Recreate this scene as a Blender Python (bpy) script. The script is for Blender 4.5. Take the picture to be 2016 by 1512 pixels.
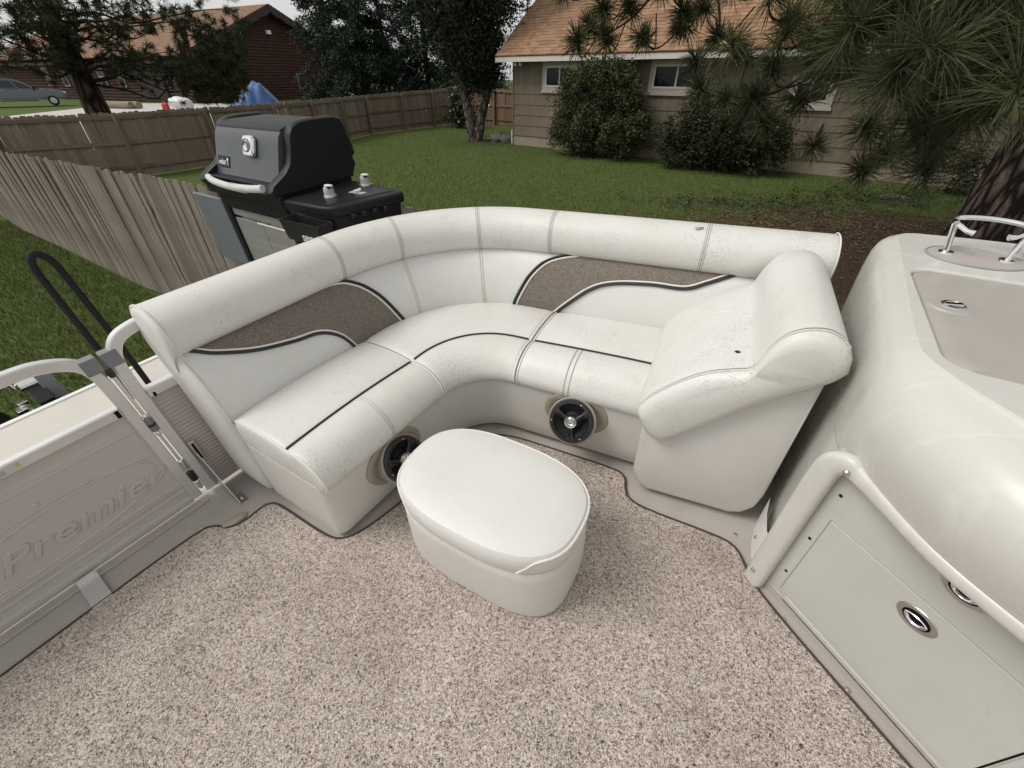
import bpy, bmesh, math, random
import numpy as np
from mathutils import Matrix, Vector

for o in list(bpy.data.objects):
    bpy.data.objects.remove(o, do_unlink=True)
scene = bpy.context.scene
COL = scene.collection
R_ = math.radians

# ---------------------------------------------------------------- camera
PITCH = R_(36.134)
CAMZ = 2.4
cam = bpy.data.cameras.new('camera')
cam.sensor_width = 36.0
cam.lens = 14.82
cam.clip_start = 0.02
cam.clip_end = 2000
camo = bpy.data.objects.new('camera', cam)
camo.location = (0, 0, CAMZ)
camo.rotation_euler = (math.pi / 2 - PITCH, 0, 0)
COL.objects.link(camo)
scene.camera = camo

# ---------------------------------------------------------------- sky, sun, exposure
SUN_DIR = Vector((-0.85, -0.15, 1.05)).normalized()       # towards the veiled sun
world = bpy.data.worlds.new('World')
scene.world = world
world.use_nodes = True
wn = world.node_tree.nodes
wl = world.node_tree.links
wn.clear()
sky = wn.new('ShaderNodeTexSky')
sky.sky_type = 'NISHITA'
sky.sun_disc = False
sky.sun_elevation = math.asin(SUN_DIR.z)
sky.sun_rotation = math.atan2(SUN_DIR.x, SUN_DIR.y)
sky.dust_density = 4.0
sky.air_density = 1.0
sky.ozone_density = 1.0
hs = wn.new('ShaderNodeHueSaturation')                    # cloud cover takes the blue out
hs.inputs['Saturation'].default_value = 0.12
hs.inputs['Value'].default_value = 1.0
mixc = wn.new('ShaderNodeMix')
mixc.data_type = 'RGBA'
mixc.inputs[0].default_value = 0.55
mixc.inputs[7].default_value = (9.0, 9.0, 8.9, 1)         # even cloud deck
bg = wn.new('ShaderNodeBackground')
bg.inputs['Strength'].default_value = 0.10
wo = wn.new('ShaderNodeOutputWorld')
wl.new(sky.outputs[0], hs.inputs['Color'])
wl.new(hs.outputs[0], mixc.inputs[6])
wl.new(mixc.outputs[2], bg.inputs[0])
wl.new(bg.outputs[0], wo.inputs[0])

sun = bpy.data.lights.new('sun', 'SUN')
sun.energy = 1.5
sun.angle = R_(25)
sun.color = (1.0, 0.965, 0.91)
suno = bpy.data.objects.new('sun', sun)
suno.rotation_euler = (-SUN_DIR).to_track_quat('-Z', 'Y').to_euler()
suno.location = (-20, -12, 30)
COL.objects.link(suno)

vs = scene.view_settings
vs.view_transform = 'Standard'
vs.look = 'None'
vs.exposure = 0.13
vs.gamma = 1.0
vs.use_curve_mapping = False
scene.cycles.use_adaptive_sampling = True
scene.cycles.adaptive_threshold = 0.02
scene.cycles.max_bounces = 6
scene.cycles.diffuse_bounces = 4
scene.cycles.glossy_bounces = 3

# ---------------------------------------------------------------- frames
# The boat sits a few degrees out of level on its trailer.  Boat axes: u to
# starboard-aft, v along the bow rail, z up from the deck.
def _boat_matrix():
    st, ct = math.sin(PITCH), math.cos(PITCH)
    cx, cd, cf = np.array([1, 0, 0.]), np.array([0, -st, -ct]), np.array([0, ct, -st])
    dn = np.array([52., 1034., 830.]); dn /= np.linalg.norm(dn)
    up = -dn
    fw = np.array([0, 0, 1.]) - up * up[2]; fw /= np.linalg.norm(fw)
    rt = np.cross(fw, up)
    a = R_(36)
    ua = rt * math.cos(a) - fw * math.sin(a)
    va = rt * math.sin(a) + fw * math.cos(a)
    tw = lambda q: q[0] * cx + q[1] * cd + q[2] * cf
    U, V, W = tw(ua), tw(va), tw(up)
    o = np.array([0, 0, CAMZ]) - 1.40 * W
    return Matrix(((U[0], V[0], W[0], o[0]), (U[1], V[1], W[1], o[1]), (U[2], V[2], W[2], o[2]), (0, 0, 0, 1)))
BOAT = _boat_matrix()

def wp(px, py, rng):
    """world point seen in direction (px, py) of the survey photo at horizontal range rng (m)"""
    x, yd, zf = px - 1008., py - 756., 830.
    st, ct = math.sin(PITCH), math.cos(PITCH)
    d = np.array([x, -st * yd + ct * zf, -ct * yd - st * zf])
    return np.array([0, 0, CAMZ]) + d * (rng / math.hypot(d[0], d[1]))

# ---------------------------------------------------------------- mesh helpers
BASE = {}

class MB:
    def __init__(s):
        s.v = []; s.f = []
    def add(s, vs_, fs):
        k = len(s.v)
        s.v += [tuple(float(c) for c in p) for p in vs_]
        s.f += [tuple(i + k for i in q) for q in fs]
        return s
    def box(s, lo, hi):
        x0, y0, z0 = lo; x1, y1, z1 = hi
        return s.add([(x0, y0, z0), (x1, y0, z0), (x1, y1, z0), (x0, y1, z0), (x0, y0, z1), (x1, y0, z1), (x1, y1, z1), (x0, y1, z1)],
                     [(0, 3, 2, 1), (4, 5, 6, 7), (0, 1, 5, 4), (1, 2, 6, 5), (2, 3, 7, 6), (3, 0, 4, 7)])
    def obox(s, c, ax, ay, az):
        c, ax, ay, az = [np.array(q, float) for q in (c, ax, ay, az)]
        p = [c + i * ax + j * ay + k * az for k in (-1, 1) for (i, j) in ((-1, -1), (1, -1), (1, 1), (-1, 1))]
        return s.add(p, [(0, 3, 2, 1), (4, 5, 6, 7), (0, 1, 5, 4), (1, 2, 6, 5), (2, 3, 7, 6), (3, 0, 4, 7)])
    def loft(s, rings, closed=True, cap=True, loop=False):
        n = len(rings[0]); k = len(s.v); m = len(rings)
        vs_ = [p for r in rings for p in r]; fs = []
        for i in range(m if loop else m - 1):
            a, b = i * n, ((i + 1) % m) * n
            for j in range(n if closed else n - 1):
                j2 = (j + 1) % n
                fs.append((a + j, a + j2, b + j2, b + j))
        if cap and closed and not loop:
            fs.append(tuple(range(n - 1, -1, -1)))
            fs.append(tuple((m - 1) * n + j for j in range(n)))
        return s.add(vs_, fs)
    def tube(s, path, r, n=8, closed=False, cap=True, flat=None):
        P = [np.array(p, float) for p in path]; m = len(P)
        rs = list(r) if hasattr(r, '__len__') else [r] * m
        T = []
        for i in range(m):
            a = P[(i - 1) % m] if (closed or i > 0) else P[i]
            b = P[(i + 1) % m] if (closed or i < m - 1) else P[i]
            t = b - a; L = np.linalg.norm(t); T.append(t / L if L > 1e-9 else np.array([0, 0, 1.]))
        ref = np.array([0, 0, 1.]) if abs(T[0][2]) < 0.9 else np.array([1., 0, 0])
        N = np.cross(T[0], ref); N /= np.linalg.norm(N)
        rings = []
        for i in range(m):
            N = N - T[i] * (N @ T[i]); N /= np.linalg.norm(N)
            B = np.cross(T[i], N)
            rings.append([P[i] + rs[i] * (math.cos(2 * math.pi * j / n) * N + math.sin(2 * math.pi * j / n) * B) for j in range(n)])
        return s.loft(rings, True, cap, closed)
    def lathe(s, prof, c, axis, n=24, cap=True):
        c = np.array(c, float); a = np.array(axis, float); a /= np.linalg.norm(a)
        ref = np.array([0, 0, 1.]) if abs(a[2]) < 0.9 else np.array([1., 0, 0])
        x = np.cross(ref, a); x /= np.linalg.norm(x); y = np.cross(a, x)
        rings = [[c + a * h + r * (math.cos(2 * math.pi * j / n) * x + math.sin(2 * math.pi * j / n) * y) for j in range(n)] for (r, h) in prof]
        return s.loft(rings, True, cap)
    def prism(s, poly, f0, f1):
        """poly: 2-D points, f0/f1 map a point to the two end faces"""
        n = len(poly)
        vs_ = [f0(p) for p in poly] + [f1(p) for p in poly]
        fs = [tuple(range(n - 1, -1, -1)), tuple(range(n, 2 * n))]
        fs += [(j, (j + 1) % n, n + (j + 1) % n, n + j) for j in range(n)]
        return s.add(vs_, fs)

def smooth_ring(pts, it=2, closed=True):
    P = [np.array(p, float) for p in pts]
    for _ in range(it):
        q = []
        n = len(P)
        rng = range(n if closed else n - 1)
        if not closed: q.append(P[0])
        for i in rng:
            a, b = P[i], P[(i + 1) % n]
            q += [a * .75 + b * .25, a * .25 + b * .75]
        if not closed: q.append(P[-1])
        P = q
    return P

def interp(tab, x):
    tab = np.array(tab, float)
    return [float(np.interp(x, tab[:, 0], tab[:, k])) for k in range(1, tab.shape[1])]

def catmull(pts, per=8):
    P = [np.array(p, float) for p in pts]
    P = [2 * P[0] - P[1]] + P + [2 * P[-1] - P[-2]]
    out = []
    for i in range(1, len(P) - 2):
        for k in range(per):
            t = k / per
            a, b, c, d = P[i - 1], P[i], P[i + 1], P[i + 2]
            out.append(.5 * ((2 * b) + (-a + c) * t + (2 * a - 5 * b + 4 * c - d) * t * t + (-a + 3 * b - 3 * c + d) * t ** 3))
    out.append(P[-2])
    return out

def mesh_from(name, v, f):
    me = bpy.data.meshes.new(name)
    me.from_pydata(v, [], f)
    return me

def np_mesh(name, V, F):
    """fast path: V (N,3), F (M,k)"""
    V = np.asarray(V, np.float32); F = np.asarray(F, np.int32)
    me = bpy.data.meshes.new(name)
    me.vertices.add(len(V)); me.vertices.foreach_set('co', V.ravel())
    k = F.shape[1]
    me.loops.add(F.size); me.loops.foreach_set('vertex_index', F.ravel())
    me.polygons.add(len(F))
    me.polygons.foreach_set('loop_start', np.arange(0, F.size, k, dtype=np.int32))
    me.update(calc_edges=True)
    return me

def tag(o, label=None, cat=None, group=None, kind=None):
    if label: o['label'] = label
    if cat: o['category'] = cat
    if group: o['group'] = group
    if kind: o['kind'] = kind
    return o

def thing(name, label, cat, base=(0, 0, 0), group=None, boat=False, kind=None):
    o = bpy.data.objects.new(name, None)
    o.empty_display_size = 0.1
    COL.objects.link(o)
    T = Matrix.Translation(Vector([float(c) for c in base]))
    o.matrix_world = (BOAT @ T) if boat else T
    BASE[o] = np.array(base, float)
    return tag(o, label, cat, group, kind)

def finish(me, mat, smooth, angle=35):
    if mat is not None: me.materials.append(mat)
    if smooth:
        me.polygons.foreach_set('use_smooth', [True] * len(me.polygons))
        if angle: me.set_sharp_from_angle(angle=R_(angle))

def part(name, mb, mat, parent=None, smooth=True, bevel=None, label=None, kind=None, angle=35, sub=0, recalc=True):
    b = BASE[parent] if parent is not None else np.zeros(3)
    me = mb if isinstance(mb, bpy.types.Mesh) else mesh_from(name, [tuple(np.array(p) - b) for p in mb.v], mb.f)
    if not isinstance(mb, bpy.types.Mesh) and recalc:
        bm = bmesh.new(); bm.from_mesh(me)
        bmesh.ops.recalc_face_normals(bm, faces=bm.faces)
        bm.to_mesh(me); bm.free()
    finish(me, mat, smooth, angle)
    o = bpy.data.objects.new(name, me)
    COL.objects.link(o)
    if parent is not None:
        o.parent = parent
        BASE[o] = b
    if bevel:
        m = o.modifiers.new('bevel', 'BEVEL'); m.width = bevel; m.segments = 3; m.limit_method = 'ANGLE'; m.angle_limit = R_(40)
    if sub:
        m = o.modifiers.new('sub', 'SUBSURF'); m.levels = sub; m.render_levels = sub
    if label: o['label'] = label
    if kind: o['kind'] = kind
    return o

def solo(name, mb, mat, label, cat, base=(0, 0, 0), boat=False, group=None, kind=None, **k):
    """a top-level thing that is one mesh"""
    b = np.array(base, float)
    me = mb if isinstance(mb, bpy.types.Mesh) else mesh_from(name, [tuple(np.array(p) - b) for p in mb.v], mb.f)
    if not isinstance(mb, bpy.types.Mesh):
        bm = bmesh.new(); bm.from_mesh(me); bmesh.ops.recalc_face_normals(bm, faces=bm.faces); bm.to_mesh(me); bm.free()
    finish(me, mat, k.get('smooth', True), k.get('angle', 35))
    o = bpy.data.objects.new(name, me)
    COL.objects.link(o)
    T = Matrix.Translation(Vector([float(c) for c in b]))
    o.matrix_world = (BOAT @ T) if boat else T
    BASE[o] = b
    if k.get('bevel'):
        m = o.modifiers.new('bevel', 'BEVEL'); m.width = k['bevel']; m.segments = 2; m.limit_method = 'ANGLE'
    return tag(o, label, cat, group, kind)

def copy_part(o, parent, loc=(0, 0, 0), rot=None, scale=None):
    c = o.copy(); COL.objects.link(c); c.parent = parent; c.location = loc
    if rot is not None: c.rotation_euler = rot
    if scale is not None: c.scale = scale
    return c

def text_mesh(s, size=1.0, extrude=0.01, bevel=0.0, shear=0.0, spacing=1.0):
    cu = bpy.data.curves.new('txt', 'FONT')
    cu.body = s; cu.size = size; cu.extrude = extrude; cu.bevel_depth = bevel; cu.bevel_resolution = 2
    cu.shear = shear; cu.space_character = spacing
    cu.align_x = 'CENTER'; cu.align_y = 'CENTER'
    ob = bpy.data.objects.new('txt', cu); COL.objects.link(ob)
    dg = bpy.context.evaluated_depsgraph_get()
    me = bpy.data.meshes.new_from_object(ob.evaluated_get(dg))
    bpy.data.objects.remove(ob, do_unlink=True); bpy.data.curves.remove(cu)
    me.materials.clear()
    return me

def text_part(name, s, origin, ex, ey, mat, parent, size, extrude=0.002, bevel=0.0, shear=0.0, spacing=1.0, sx=1.0):
    me = text_mesh(s, size, extrude, bevel, shear, spacing)
    ex, ey = np.array(ex, float), np.array(ey, float); ez = np.cross(ex, ey)
    o_ = np.array(origin, float) - BASE[parent]
    me.transform(Matrix(((ex[0] * sx, ey[0], ez[0], o_[0]), (ex[1] * sx, ey[1], ez[1], o_[1]), (ex[2] * sx, ey[2], ez[2], o_[2]), (0, 0, 0, 1))))
    me.update()
    return part(name, me, mat, parent, smooth=False)

# ---------------------------------------------------------------- materials
def lin(c):
    return tuple(c) + (1.0,) if len(c) == 3 else tuple(c)

class Mat:
    def __init__(s, name, base=(.5, .5, .5), rough=.6, metal=0.0, spec=.5):
        s.m = bpy.data.materials.new(name); s.m.use_nodes = True
        s.nt = s.m.node_tree; s.n = s.nt.nodes; s.l = s.nt.links
        s.b = s.n['Principled BSDF']
        s.b.inputs['Base Color'].default_value = lin(base)
        s.b.inputs['Roughness'].default_value = rough
        s.b.inputs['Metallic'].default_value = metal
        s.b.inputs['Specular IOR Level'].default_value = spec
        s._tc = None; s.h = []
    def coord(s, scale=(1, 1, 1), kind='Object', rot=(0, 0, 0)):
        if s._tc is None: s._tc = s.n.new('ShaderNodeTexCoord')
        mp = s.n.new('ShaderNodeMapping')
        mp.inputs['Scale'].default_value = scale if hasattr(scale, '__len__') else (scale,) * 3
        mp.inputs['Rotation'].default_value = rot
        s.l.new(s._tc.outputs[kind], mp.inputs[0]); return mp.outputs[0]
    def noise(s, scale, detail=3, rough=.55, coord=None, dist=0.0):
        t = s.n.new('ShaderNodeTexNoise')
        t.inputs['Scale'].default_value = scale; t.inputs['Detail'].default_value = detail
        t.inputs['Roughness'].default_value = rough; t.inputs['Distortion'].default_value = dist
        s.l.new(coord if coord is not None else s.coord(), t.inputs['Vector']); return t.outputs['Fac']
    def vor(s, scale, coord=None, feat='F1', out='Distance'):
        t = s.n.new('ShaderNodeTexVoronoi'); t.feature = feat
        t.inputs['Scale'].default_value = scale
        s.l.new(coord if coord is not None else s.coord(), t.inputs['Vector']); return t.outputs[out]
    def wave(s, scale, coord=None, dist=0, axis='X', prof='SIN'):
        t = s.n.new('ShaderNodeTexWave'); t.bands_direction = axis; t.wave_profile = prof
        t.inputs['Scale'].default_value = scale; t.inputs['Distortion'].default_value = dist
        s.l.new(coord if coord is not None else s.coord(), t.inputs['Vector']); return t.outputs['Fac']
    def ramp(s, fac, stops):
        r = s.n.new('ShaderNodeValToRGB'); e = r.color_ramp.elements
        while len(e) < len(stops): e.new(.5)
        for i, (p, c) in enumerate(stops):
            e[i].position = p; e[i].color = lin(c) if hasattr(c, '__len__') else (c, c, c, 1)
        s.l.new(fac, r.inputs[0]); return r.outputs[0]
    def mix(s, fac, a, b, mode='MIX'):
        x = s.n.new('ShaderNodeMix'); x.data_type = 'RGBA'; x.blend_type = mode
        for k, q in ((0, fac), (6, a), (7, b)):
            if hasattr(q, 'is_linked') or isinstance(q, bpy.types.NodeSocket): s.l.new(q, x.inputs[k])
            elif k == 0: x.inputs[0].default_value = q
            else: x.inputs[k].default_value = lin(q)
        return x.outputs[2]
    def math(s, op, a, b=0.0):
        x = s.n.new('ShaderNodeMath'); x.operation = op
        for k, q in enumerate((a, b)):
            if isinstance(q, bpy.types.NodeSocket): s.l.new(q, x.inputs[k])
            else: x.inputs[k].default_value = q
        return x.outputs[0]
    def color(s, q): s.l.new(q, s.b.inputs['Base Color']); return s
    def rough(s, q): s.l.new(q, s.b.inputs['Roughness']); return s
    def bump(s, q, strength=.3, dist=.01):
        b = s.n.new('ShaderNodeBump'); b.inputs['Strength'].default_value = strength; b.inputs['Distance'].default_value = dist
        s.l.new(q, b.inputs['Height'])
        if s.h: s.l.new(s.h[-1], b.inputs['Normal'])
        s.h.append(b.outputs[0]); s.l.new(b.outputs[0], s.b.inputs['Normal']); return s
    def rand(s):
        t = s.n.new('ShaderNodeObjectInfo'); return t.outputs['Random']

M = {}
def plain(name, base, rough=.5, metal=0., spec=.5, var=.0, vscale=8):
    m = Mat(name, base, rough, metal, spec)
    if var:
        n = m.noise(vscale, 4)
        m.color(m.ramp(n, [(.3, [c * (1 - var) for c in base]), (.7, [min(1, c * (1 + var)) for c in base])]))
    M[name] = m.m
    return m

def vinyl(name, base, dirt=1.0, rough=.42):
    m = Mat(name, base, rough, 0, .4)
    big = m.noise(2.2, 3)
    col = m.mix(m.ramp(big, [(.35, 0), (.75, 1)]), base, [base[0] * .93, base[1] * .92, base[2] * .88])
    if dirt:
        fine = m.noise(170, 2, .6)
        clump = m.noise(5.5, 4, .6)
        spk = m.math('MULTIPLY', m.ramp(fine, [(.56, 0), (.66, 1)]), m.ramp(clump, [(.46, 0), (.66, 1)]))
        col = m.mix(m.math('MULTIPLY', spk, .62 * dirt), col, (.30, .28, .25))
        sm = m.noise(14, 5, .7, dist=1.0)
        col = m.mix(m.math('MULTIPLY', m.ramp(sm, [(.56, 0), (.78, 1)]), .42 * dirt), col, (.46, .43, .36))
    m.color(col)
    m.bump(m.vor(420), .10, .002)
    m.bump(m.noise(7, 4, .6), .30, .012)
    M[name] = m.m
vinyl('vinyl', (.69, .68, .65))
vinyl('vinyl_clean', (.70, .69, .665), dirt=.3)
vinyl('vinyl_base', (.66, .645, .615), dirt=.2, rough=.46)
plain('piping_white', (.74, .72, .68), .45)
plain('piping_black', (.018, .016, .015), .5)
plain('seam', (.42, .40, .36), .7)
plain('thread', (.27, .26, .235), .7)
plain('stitch_line', (.36, .345, .315), .7)

m = Mat('tweed', (.2, .17, .14), .9, 0, .2)
a = m.noise(420, 2, .7, m.coord((1, 1, .3))); b = m.noise(420, 2, .7, m.coord((.22, .22, 1.3)))
w_ = m.math('ADD', m.math('MULTIPLY', a, .5), m.math('MULTIPLY', b, .5))
col = m.ramp(w_, [(.36, (.095, .080, .066)), (.50, (.185, .158, .132)), (.64, (.31, .272, .232))])
m.color(col).bump(w_, .5, .003); M['tweed'] = m.m

m = Mat('carpet', (.4, .33, .27), .95, 0, .1)
c0 = m.coord()
n1 = m.noise(190, 2, .75, c0, 1.6); n2 = m.noise(90, 2, .6, c0, 1.0); big = m.noise(3.2, 4, .6)
fac = m.math('ADD', m.math('MULTIPLY', n1, .8), m.math('MULTIPLY', n2, .2))
col = m.ramp(fac, [(.37, (.045, .032, .025)), (.435, (.22, .172, .138)), (.485, (.585, .497, .427)), (.59, (.88, .79, .71))])
col = m.mix(m.math('MULTIPLY', m.ramp(big, [(.45, 0), (.7, 1)]), .30), col, (.30, .26, .22), 'MULTIPLY')
n3 = m.noise(30, 3, .6)
col = m.mix(m.math('MULTIPLY', m.ramp(n3, [(.55, 0), (.75, 1)]), .25), col, (.38, .31, .25))
wr = m.noise(1.3, 4, .6, m.coord((1, .45, 1), rot=(0, 0, .6)), .8)
col = m.mix(m.math('MULTIPLY', m.ramp(wr, [(.42, 0), (.62, 1)]), .22), col, (.62, .60, .53), 'MULTIPLY')
m.color(col).bump(n1, .9, .006).bump(n2, .5, .008); M['carpet'] = m.m

m = Mat('deck_vinyl', (.42, .38, .35), .7, 0, .3)
n = m.noise(420, 2); c = m.ramp(n, [(.35, (.37, .335, .305)), (.65, (.49, .45, .415))])
st = m.noise(6, 4, .6); c = m.mix(m.math('MULTIPLY', m.ramp(st, [(.5, 0), (.75, 1)]), .3), c, (.28, .245, .21))
m.color(c).bump(m.vor(500), .3, .002); M['deck_vinyl'] = m.m

m = Mat('bow_deck_vinyl', (.62, .58, .52), .6, 0, .3)
n = m.noise(300, 2); c = m.ramp(n, [(.35, (.54, .505, .45)), (.65, (.66, .62, .56))])
st = m.noise(4, 4, .6); c = m.mix(m.math('MULTIPLY', m.ramp(st, [(.5, 0), (.75, 1)]), .3), c, (.5, .45, .38))
m.color(c); M['bow_deck_vinyl'] = m.m

m = Mat('fibreglass', (.62, .60, .55), .28, 0, .5)
s1 = m.noise(3, 5, .65, m.coord((1, 5, 1), rot=(0, 0, .5)), 1.5)
s2 = m.noise(40, 4, .6)
col = m.mix(m.ramp(s1, [(.56, 0), (.66, .22), (.74, 0)]), (.60, .585, .54), (.80, .79, .76))
col = m.mix(m.math('MULTIPLY', m.ramp(s2, [(.55, 0), (.8, 1)]), .12), col, (.42, .39, .33))
m.color(col); m.rough(m.ramp(m.noise(6, 4), [(.3, .19), (.7, .36)])); M['fibreglass'] = m.m

m = Mat('lid_plastic', (.30, .275, .245), .38, 0, .5)
n = m.noise(4, 4); m.color(m.ramp(n, [(.3, (.375, .352, .312)), (.7, (.43, .405, .362))])); m.bump(m.noise(260, 2), .12, .002); M['lid_plastic'] = m.m

m = Mat('panel_paint', (.52, .515, .48), .35, 0, .5)
n = m.noise(5, 4); sp = m.noise(90, 2, .6)
c = m.ramp(n, [(.3, (.50, .495, .46)), (.7, (.545, .54, .505))])
c = m.mix(m.math('MULTIPLY', m.ramp(sp, [(.70, 0), (.76, 1)]), .45), c, (.32, .30, .26))
m.color(c); M['panel_paint'] = m.m

plain('gate_panel', (.50, .468, .435), .5, 0, .4, .02, 3)
plain('corrugated_panel', (.47, .425, .395), .5, 0, .4, .02, 3)
m = Mat('aluminium', (.62, .62, .61), .38, .55, .5)
m.color(m.ramp(m.noise(6, 3), [(.3, (.66, .66, .65)), (.7, (.72, .72, .71))])); M['aluminium'] = m.m
plain('white_trim', (.78, .78, .76), .35, 0, .5)
plain('grey_plastic', (.20, .20, .205), .5)
plain('grey_paint', (.30, .31, .33), .4, 0, .5, .1)
plain('chrome', (.82, .82, .82), .10, 1.0)
plain('steel', (.55, .54, .52), .28, 1.0, .5, .08, 60)
plain('black_plastic', (.016, .016, .017), .35, 0, .5)
plain('black_rubber', (.014, .014, .015), .75, 0, .3)
plain('speaker_black', (.02, .02, .022), .32, 0, .5)
plain('speaker_cone', (.008, .008, .009), .6, 0, .3)
plain('speaker_cup', (.33, .30, .245), .5, 0, .4)
plain('sticker_white', (.55, .55, .52), .6)
plain('sticker_yellow', (.55, .50, .15), .6)
plain('dark_gap', (.01, .01, .01), .9, 0, .1)
plain('screw', (.55, .53, .50), .3, .9)
plain('hole', (.006, .006, .006), .9, 0, .1)
# grill
plain('lid_enamel', (.055, .062, .07), .30, 0, .5, .06, 3)
plain('cast_black', (.009, .009, .011), .5, 0, .3)
m = Mat('brushed_steel', (.30, .30, .29), .42, .25)
m.color(m.ramp(m.noise(2.5, 3, .6, m.coord((1, 1, 30))), [(.3, (.24, .24, .23)), (.7, (.31, .31, .30))])); M['brushed_steel'] = m.m
plain('slate_panel', (.135, .15, .165), .45, 0, .5, .05, 6)
plain('handle_grey', (.56, .57, .56), .5, 0, .4)
plain('knob_grey', (.42, .42, .42), .45, 0, .4)
plain('white_print', (.75, .75, .75), .6)
plain('wire_white', (.6, .6, .6), .4)
# site
def wood(name, c0, c1, c2, axis=2):
    m = Mat(name, c1, .85, 0, .2)
    sc = [14, 14, 14]; sc[axis] = .7
    g = m.noise(6, 5, .65, m.coord(sc), .6)
    col = m.ramp(g, [(.28, c0), (.5, c1), (.72, c2)])
    r = m.rand()
    col = m.mix(m.ramp(r, [(0, 0), (1, .65)]), col, [c0[0] * 1.1, c0[1] * 1.05, c0[2]], 'MIX')
    st = m.noise(1.5, 4, .6, m.coord((1, 1, .5)))
    col = m.mix(m.math('MULTIPLY', m.ramp(st, [(.5, 0), (.72, 1)]), .55), col, (.055, .042, .032))
    m.color(col).bump(g, .5, .006); M[name] = m.m
wood('cedar_grey', (.105, .086, .069), (.235, .204, .170), (.43, .388, .338))
wood('cedar_brown', (.125, .075, .045), (.23, .150, .100), (.34, .245, .175))
wood('cedar_mid', (.125, .096, .073), (.25, .203, .162), (.39, .335, .28))
wood('cedar_rail', (.115, .085, .062), (.21, .165, .125), (.31, .26, .21), 0)

m = Mat('lawn', (.06, .09, .02), .95, 0, .15)
n1 = m.noise(.35, 5, .6); n2 = m.noise(4, 4, .6); n3 = m.noise(40, 3, .7)
g = m.ramp(n3, [(.3, (.035, .055, .013)), (.55, (.095, .130, .035)), (.75, (.15, .18, .06))])
g = m.mix(m.ramp(n2, [(.5, 0), (.72, .5)]), g, (.095, .095, .035))
# bare earth under the big pine, ragged edge
geo = m.n.new('ShaderNodeNewGeometry')
def blob(cx, cy, rx, ry, soft):
    v = m.n.new('ShaderNodeVectorMath'); v.operation = 'SUBTRACT'; m.l.new(geo.outputs['Position'], v.inputs[0]); v.inputs[1].default_value = (cx, cy, 0)
    v2 = m.n.new('ShaderNodeVectorMath'); v2.operation = 'MULTIPLY'; m.l.new(v.outputs[0], v2.inputs[0]); v2.inputs[1].default_value = (1 / rx, 1 / ry, 0)
    v3 = m.n.new('ShaderNodeVectorMath'); v3.operation = 'LENGTH'; m.l.new(v2.outputs[0], v3.inputs[0])
    d = m.math('ADD', v3.outputs['Value'], m.math('MULTIPLY', m.math('SUBTRACT', m.noise(1.1, 5, .7), .5), 1.3))
    return m.ramp(d, [(max(0, .5 - soft * .5), 1), (min(1, .5 + soft), 0)])
dirt = m.ramp(m.noise(18, 5, .7), [(.3, (.022, .014, .009)), (.5, (.055, .036, .022)), (.72, (.115, .08, .05))])
c = m.mix(blob(6.6, 6.6, 8.4, 6.2, .20), g, dirt)
c = m.mix(m.math('MULTIPLY', blob(-1.2, 21.5, 3.0, 2.2, .3), .5), c, dirt)
m.color(c).bump(n3, .8, .03); M['lawn'] = m.m
plain('grass_blade', (.065, .105, .022), .8, 0, .2)
m = Mat('grass_blades', (.07, .11, .02), .8, 0, .2)
n = m.noise(.9, 4, .6); n2 = m.noise(9, 2)
c = m.ramp(n2, [(.3, (.070, .110, .024)), (.55, (.132, .182, .048)), (.75, (.20, .24, .085))])
m.color(m.mix(m.ramp(n, [(.42, 0), (.66, .6)]), c, (.175, .165, .075))); M['grass_blades'] = m.m

m = Mat('concrete', (.50, .48, .45), .85, 0, .2)
n = m.noise(3, 5, .6); m.color(m.ramp(n, [(.3, (.43, .41, .385)), (.7, (.56, .54, .505))])); M['concrete'] = m.m
def foliage(name, c0, c1, c2, scale=.8, trans=.0):
    m = Mat(name, c1, .75, 0, .2)
    n = m.noise(scale, 4, .6); n2 = m.noise(scale * 14, 2)
    f = m.math('ADD', m.math('MULTIPLY', n, .55), m.math('MULTIPLY', n2, .45))
    m.color(m.ramp(f, [(.36, c0), (.5, c1), (.64, c2)]))
    M[name] = m.m
foliage('fir_leaf', (.013, .022, .013), (.026, .040, .025), (.055, .074, .046))
foliage('cedar_leaf', (.010, .016, .008), (.019, .028, .013), (.040, .048, .022), 1.2)
foliage('shrub_leaf', (.022, .030, .012), (.056, .068, .028), (.14, .145, .064), 2.6)
foliage('shrub_dark_leaf', (.015, .022, .009), (.034, .045, .019), (.085, .095, .042), 2.4)
foliage('pine_needle', (.022, .030, .012), (.050, .062, .025), (.130, .132, .055), 3.0)
foliage('pine_needle_far', (.016, .022, .010), (.034, .042, .018), (.070, .074, .032), .8)
foliage('weed_leaf', (.02, .036, .010), (.045, .070, .022), (.09, .12, .042), 4)
foliage('dry_leaf', (.06, .035, .018), (.13, .085, .045), (.24, .18, .11), 6)

def bark(name, c0, c1, c2, sc=7):
    m = Mat(name, c1, .95, 0, .1)
    co = m.coord((1, 1, .28))
    v = m.vor(sc, co, 'DISTANCE_TO_EDGE'); n = m.noise(sc * 2.2, 5, .7, co, .8)
    f = m.math('MULTIPLY', m.ramp(v, [(0, 0), (.25, 1)]), n)
    m.color(m.ramp(f, [(.12, c0), (.36, c1), (.6, c2)])).bump(f, 1.0, .05); M[name] = m.m
bark('pine_bark', (.016, .012, .010), (.080, .060, .050), (.175, .138, .115), 11)
bark('pine_bark_far', (.014, .010, .008), (.050, .036, .030), (.10, .075, .062), 4)
bark('cedar_bark', (.05, .040, .034), (.155, .130, .112), (.28, .245, .215), 9)
plain('twig', (.10, .080, .065), .9, 0, .1, .25, 20)
plain('twig_dark', (.030, .022, .017), .9, 0, .1, .2, 20)

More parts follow.
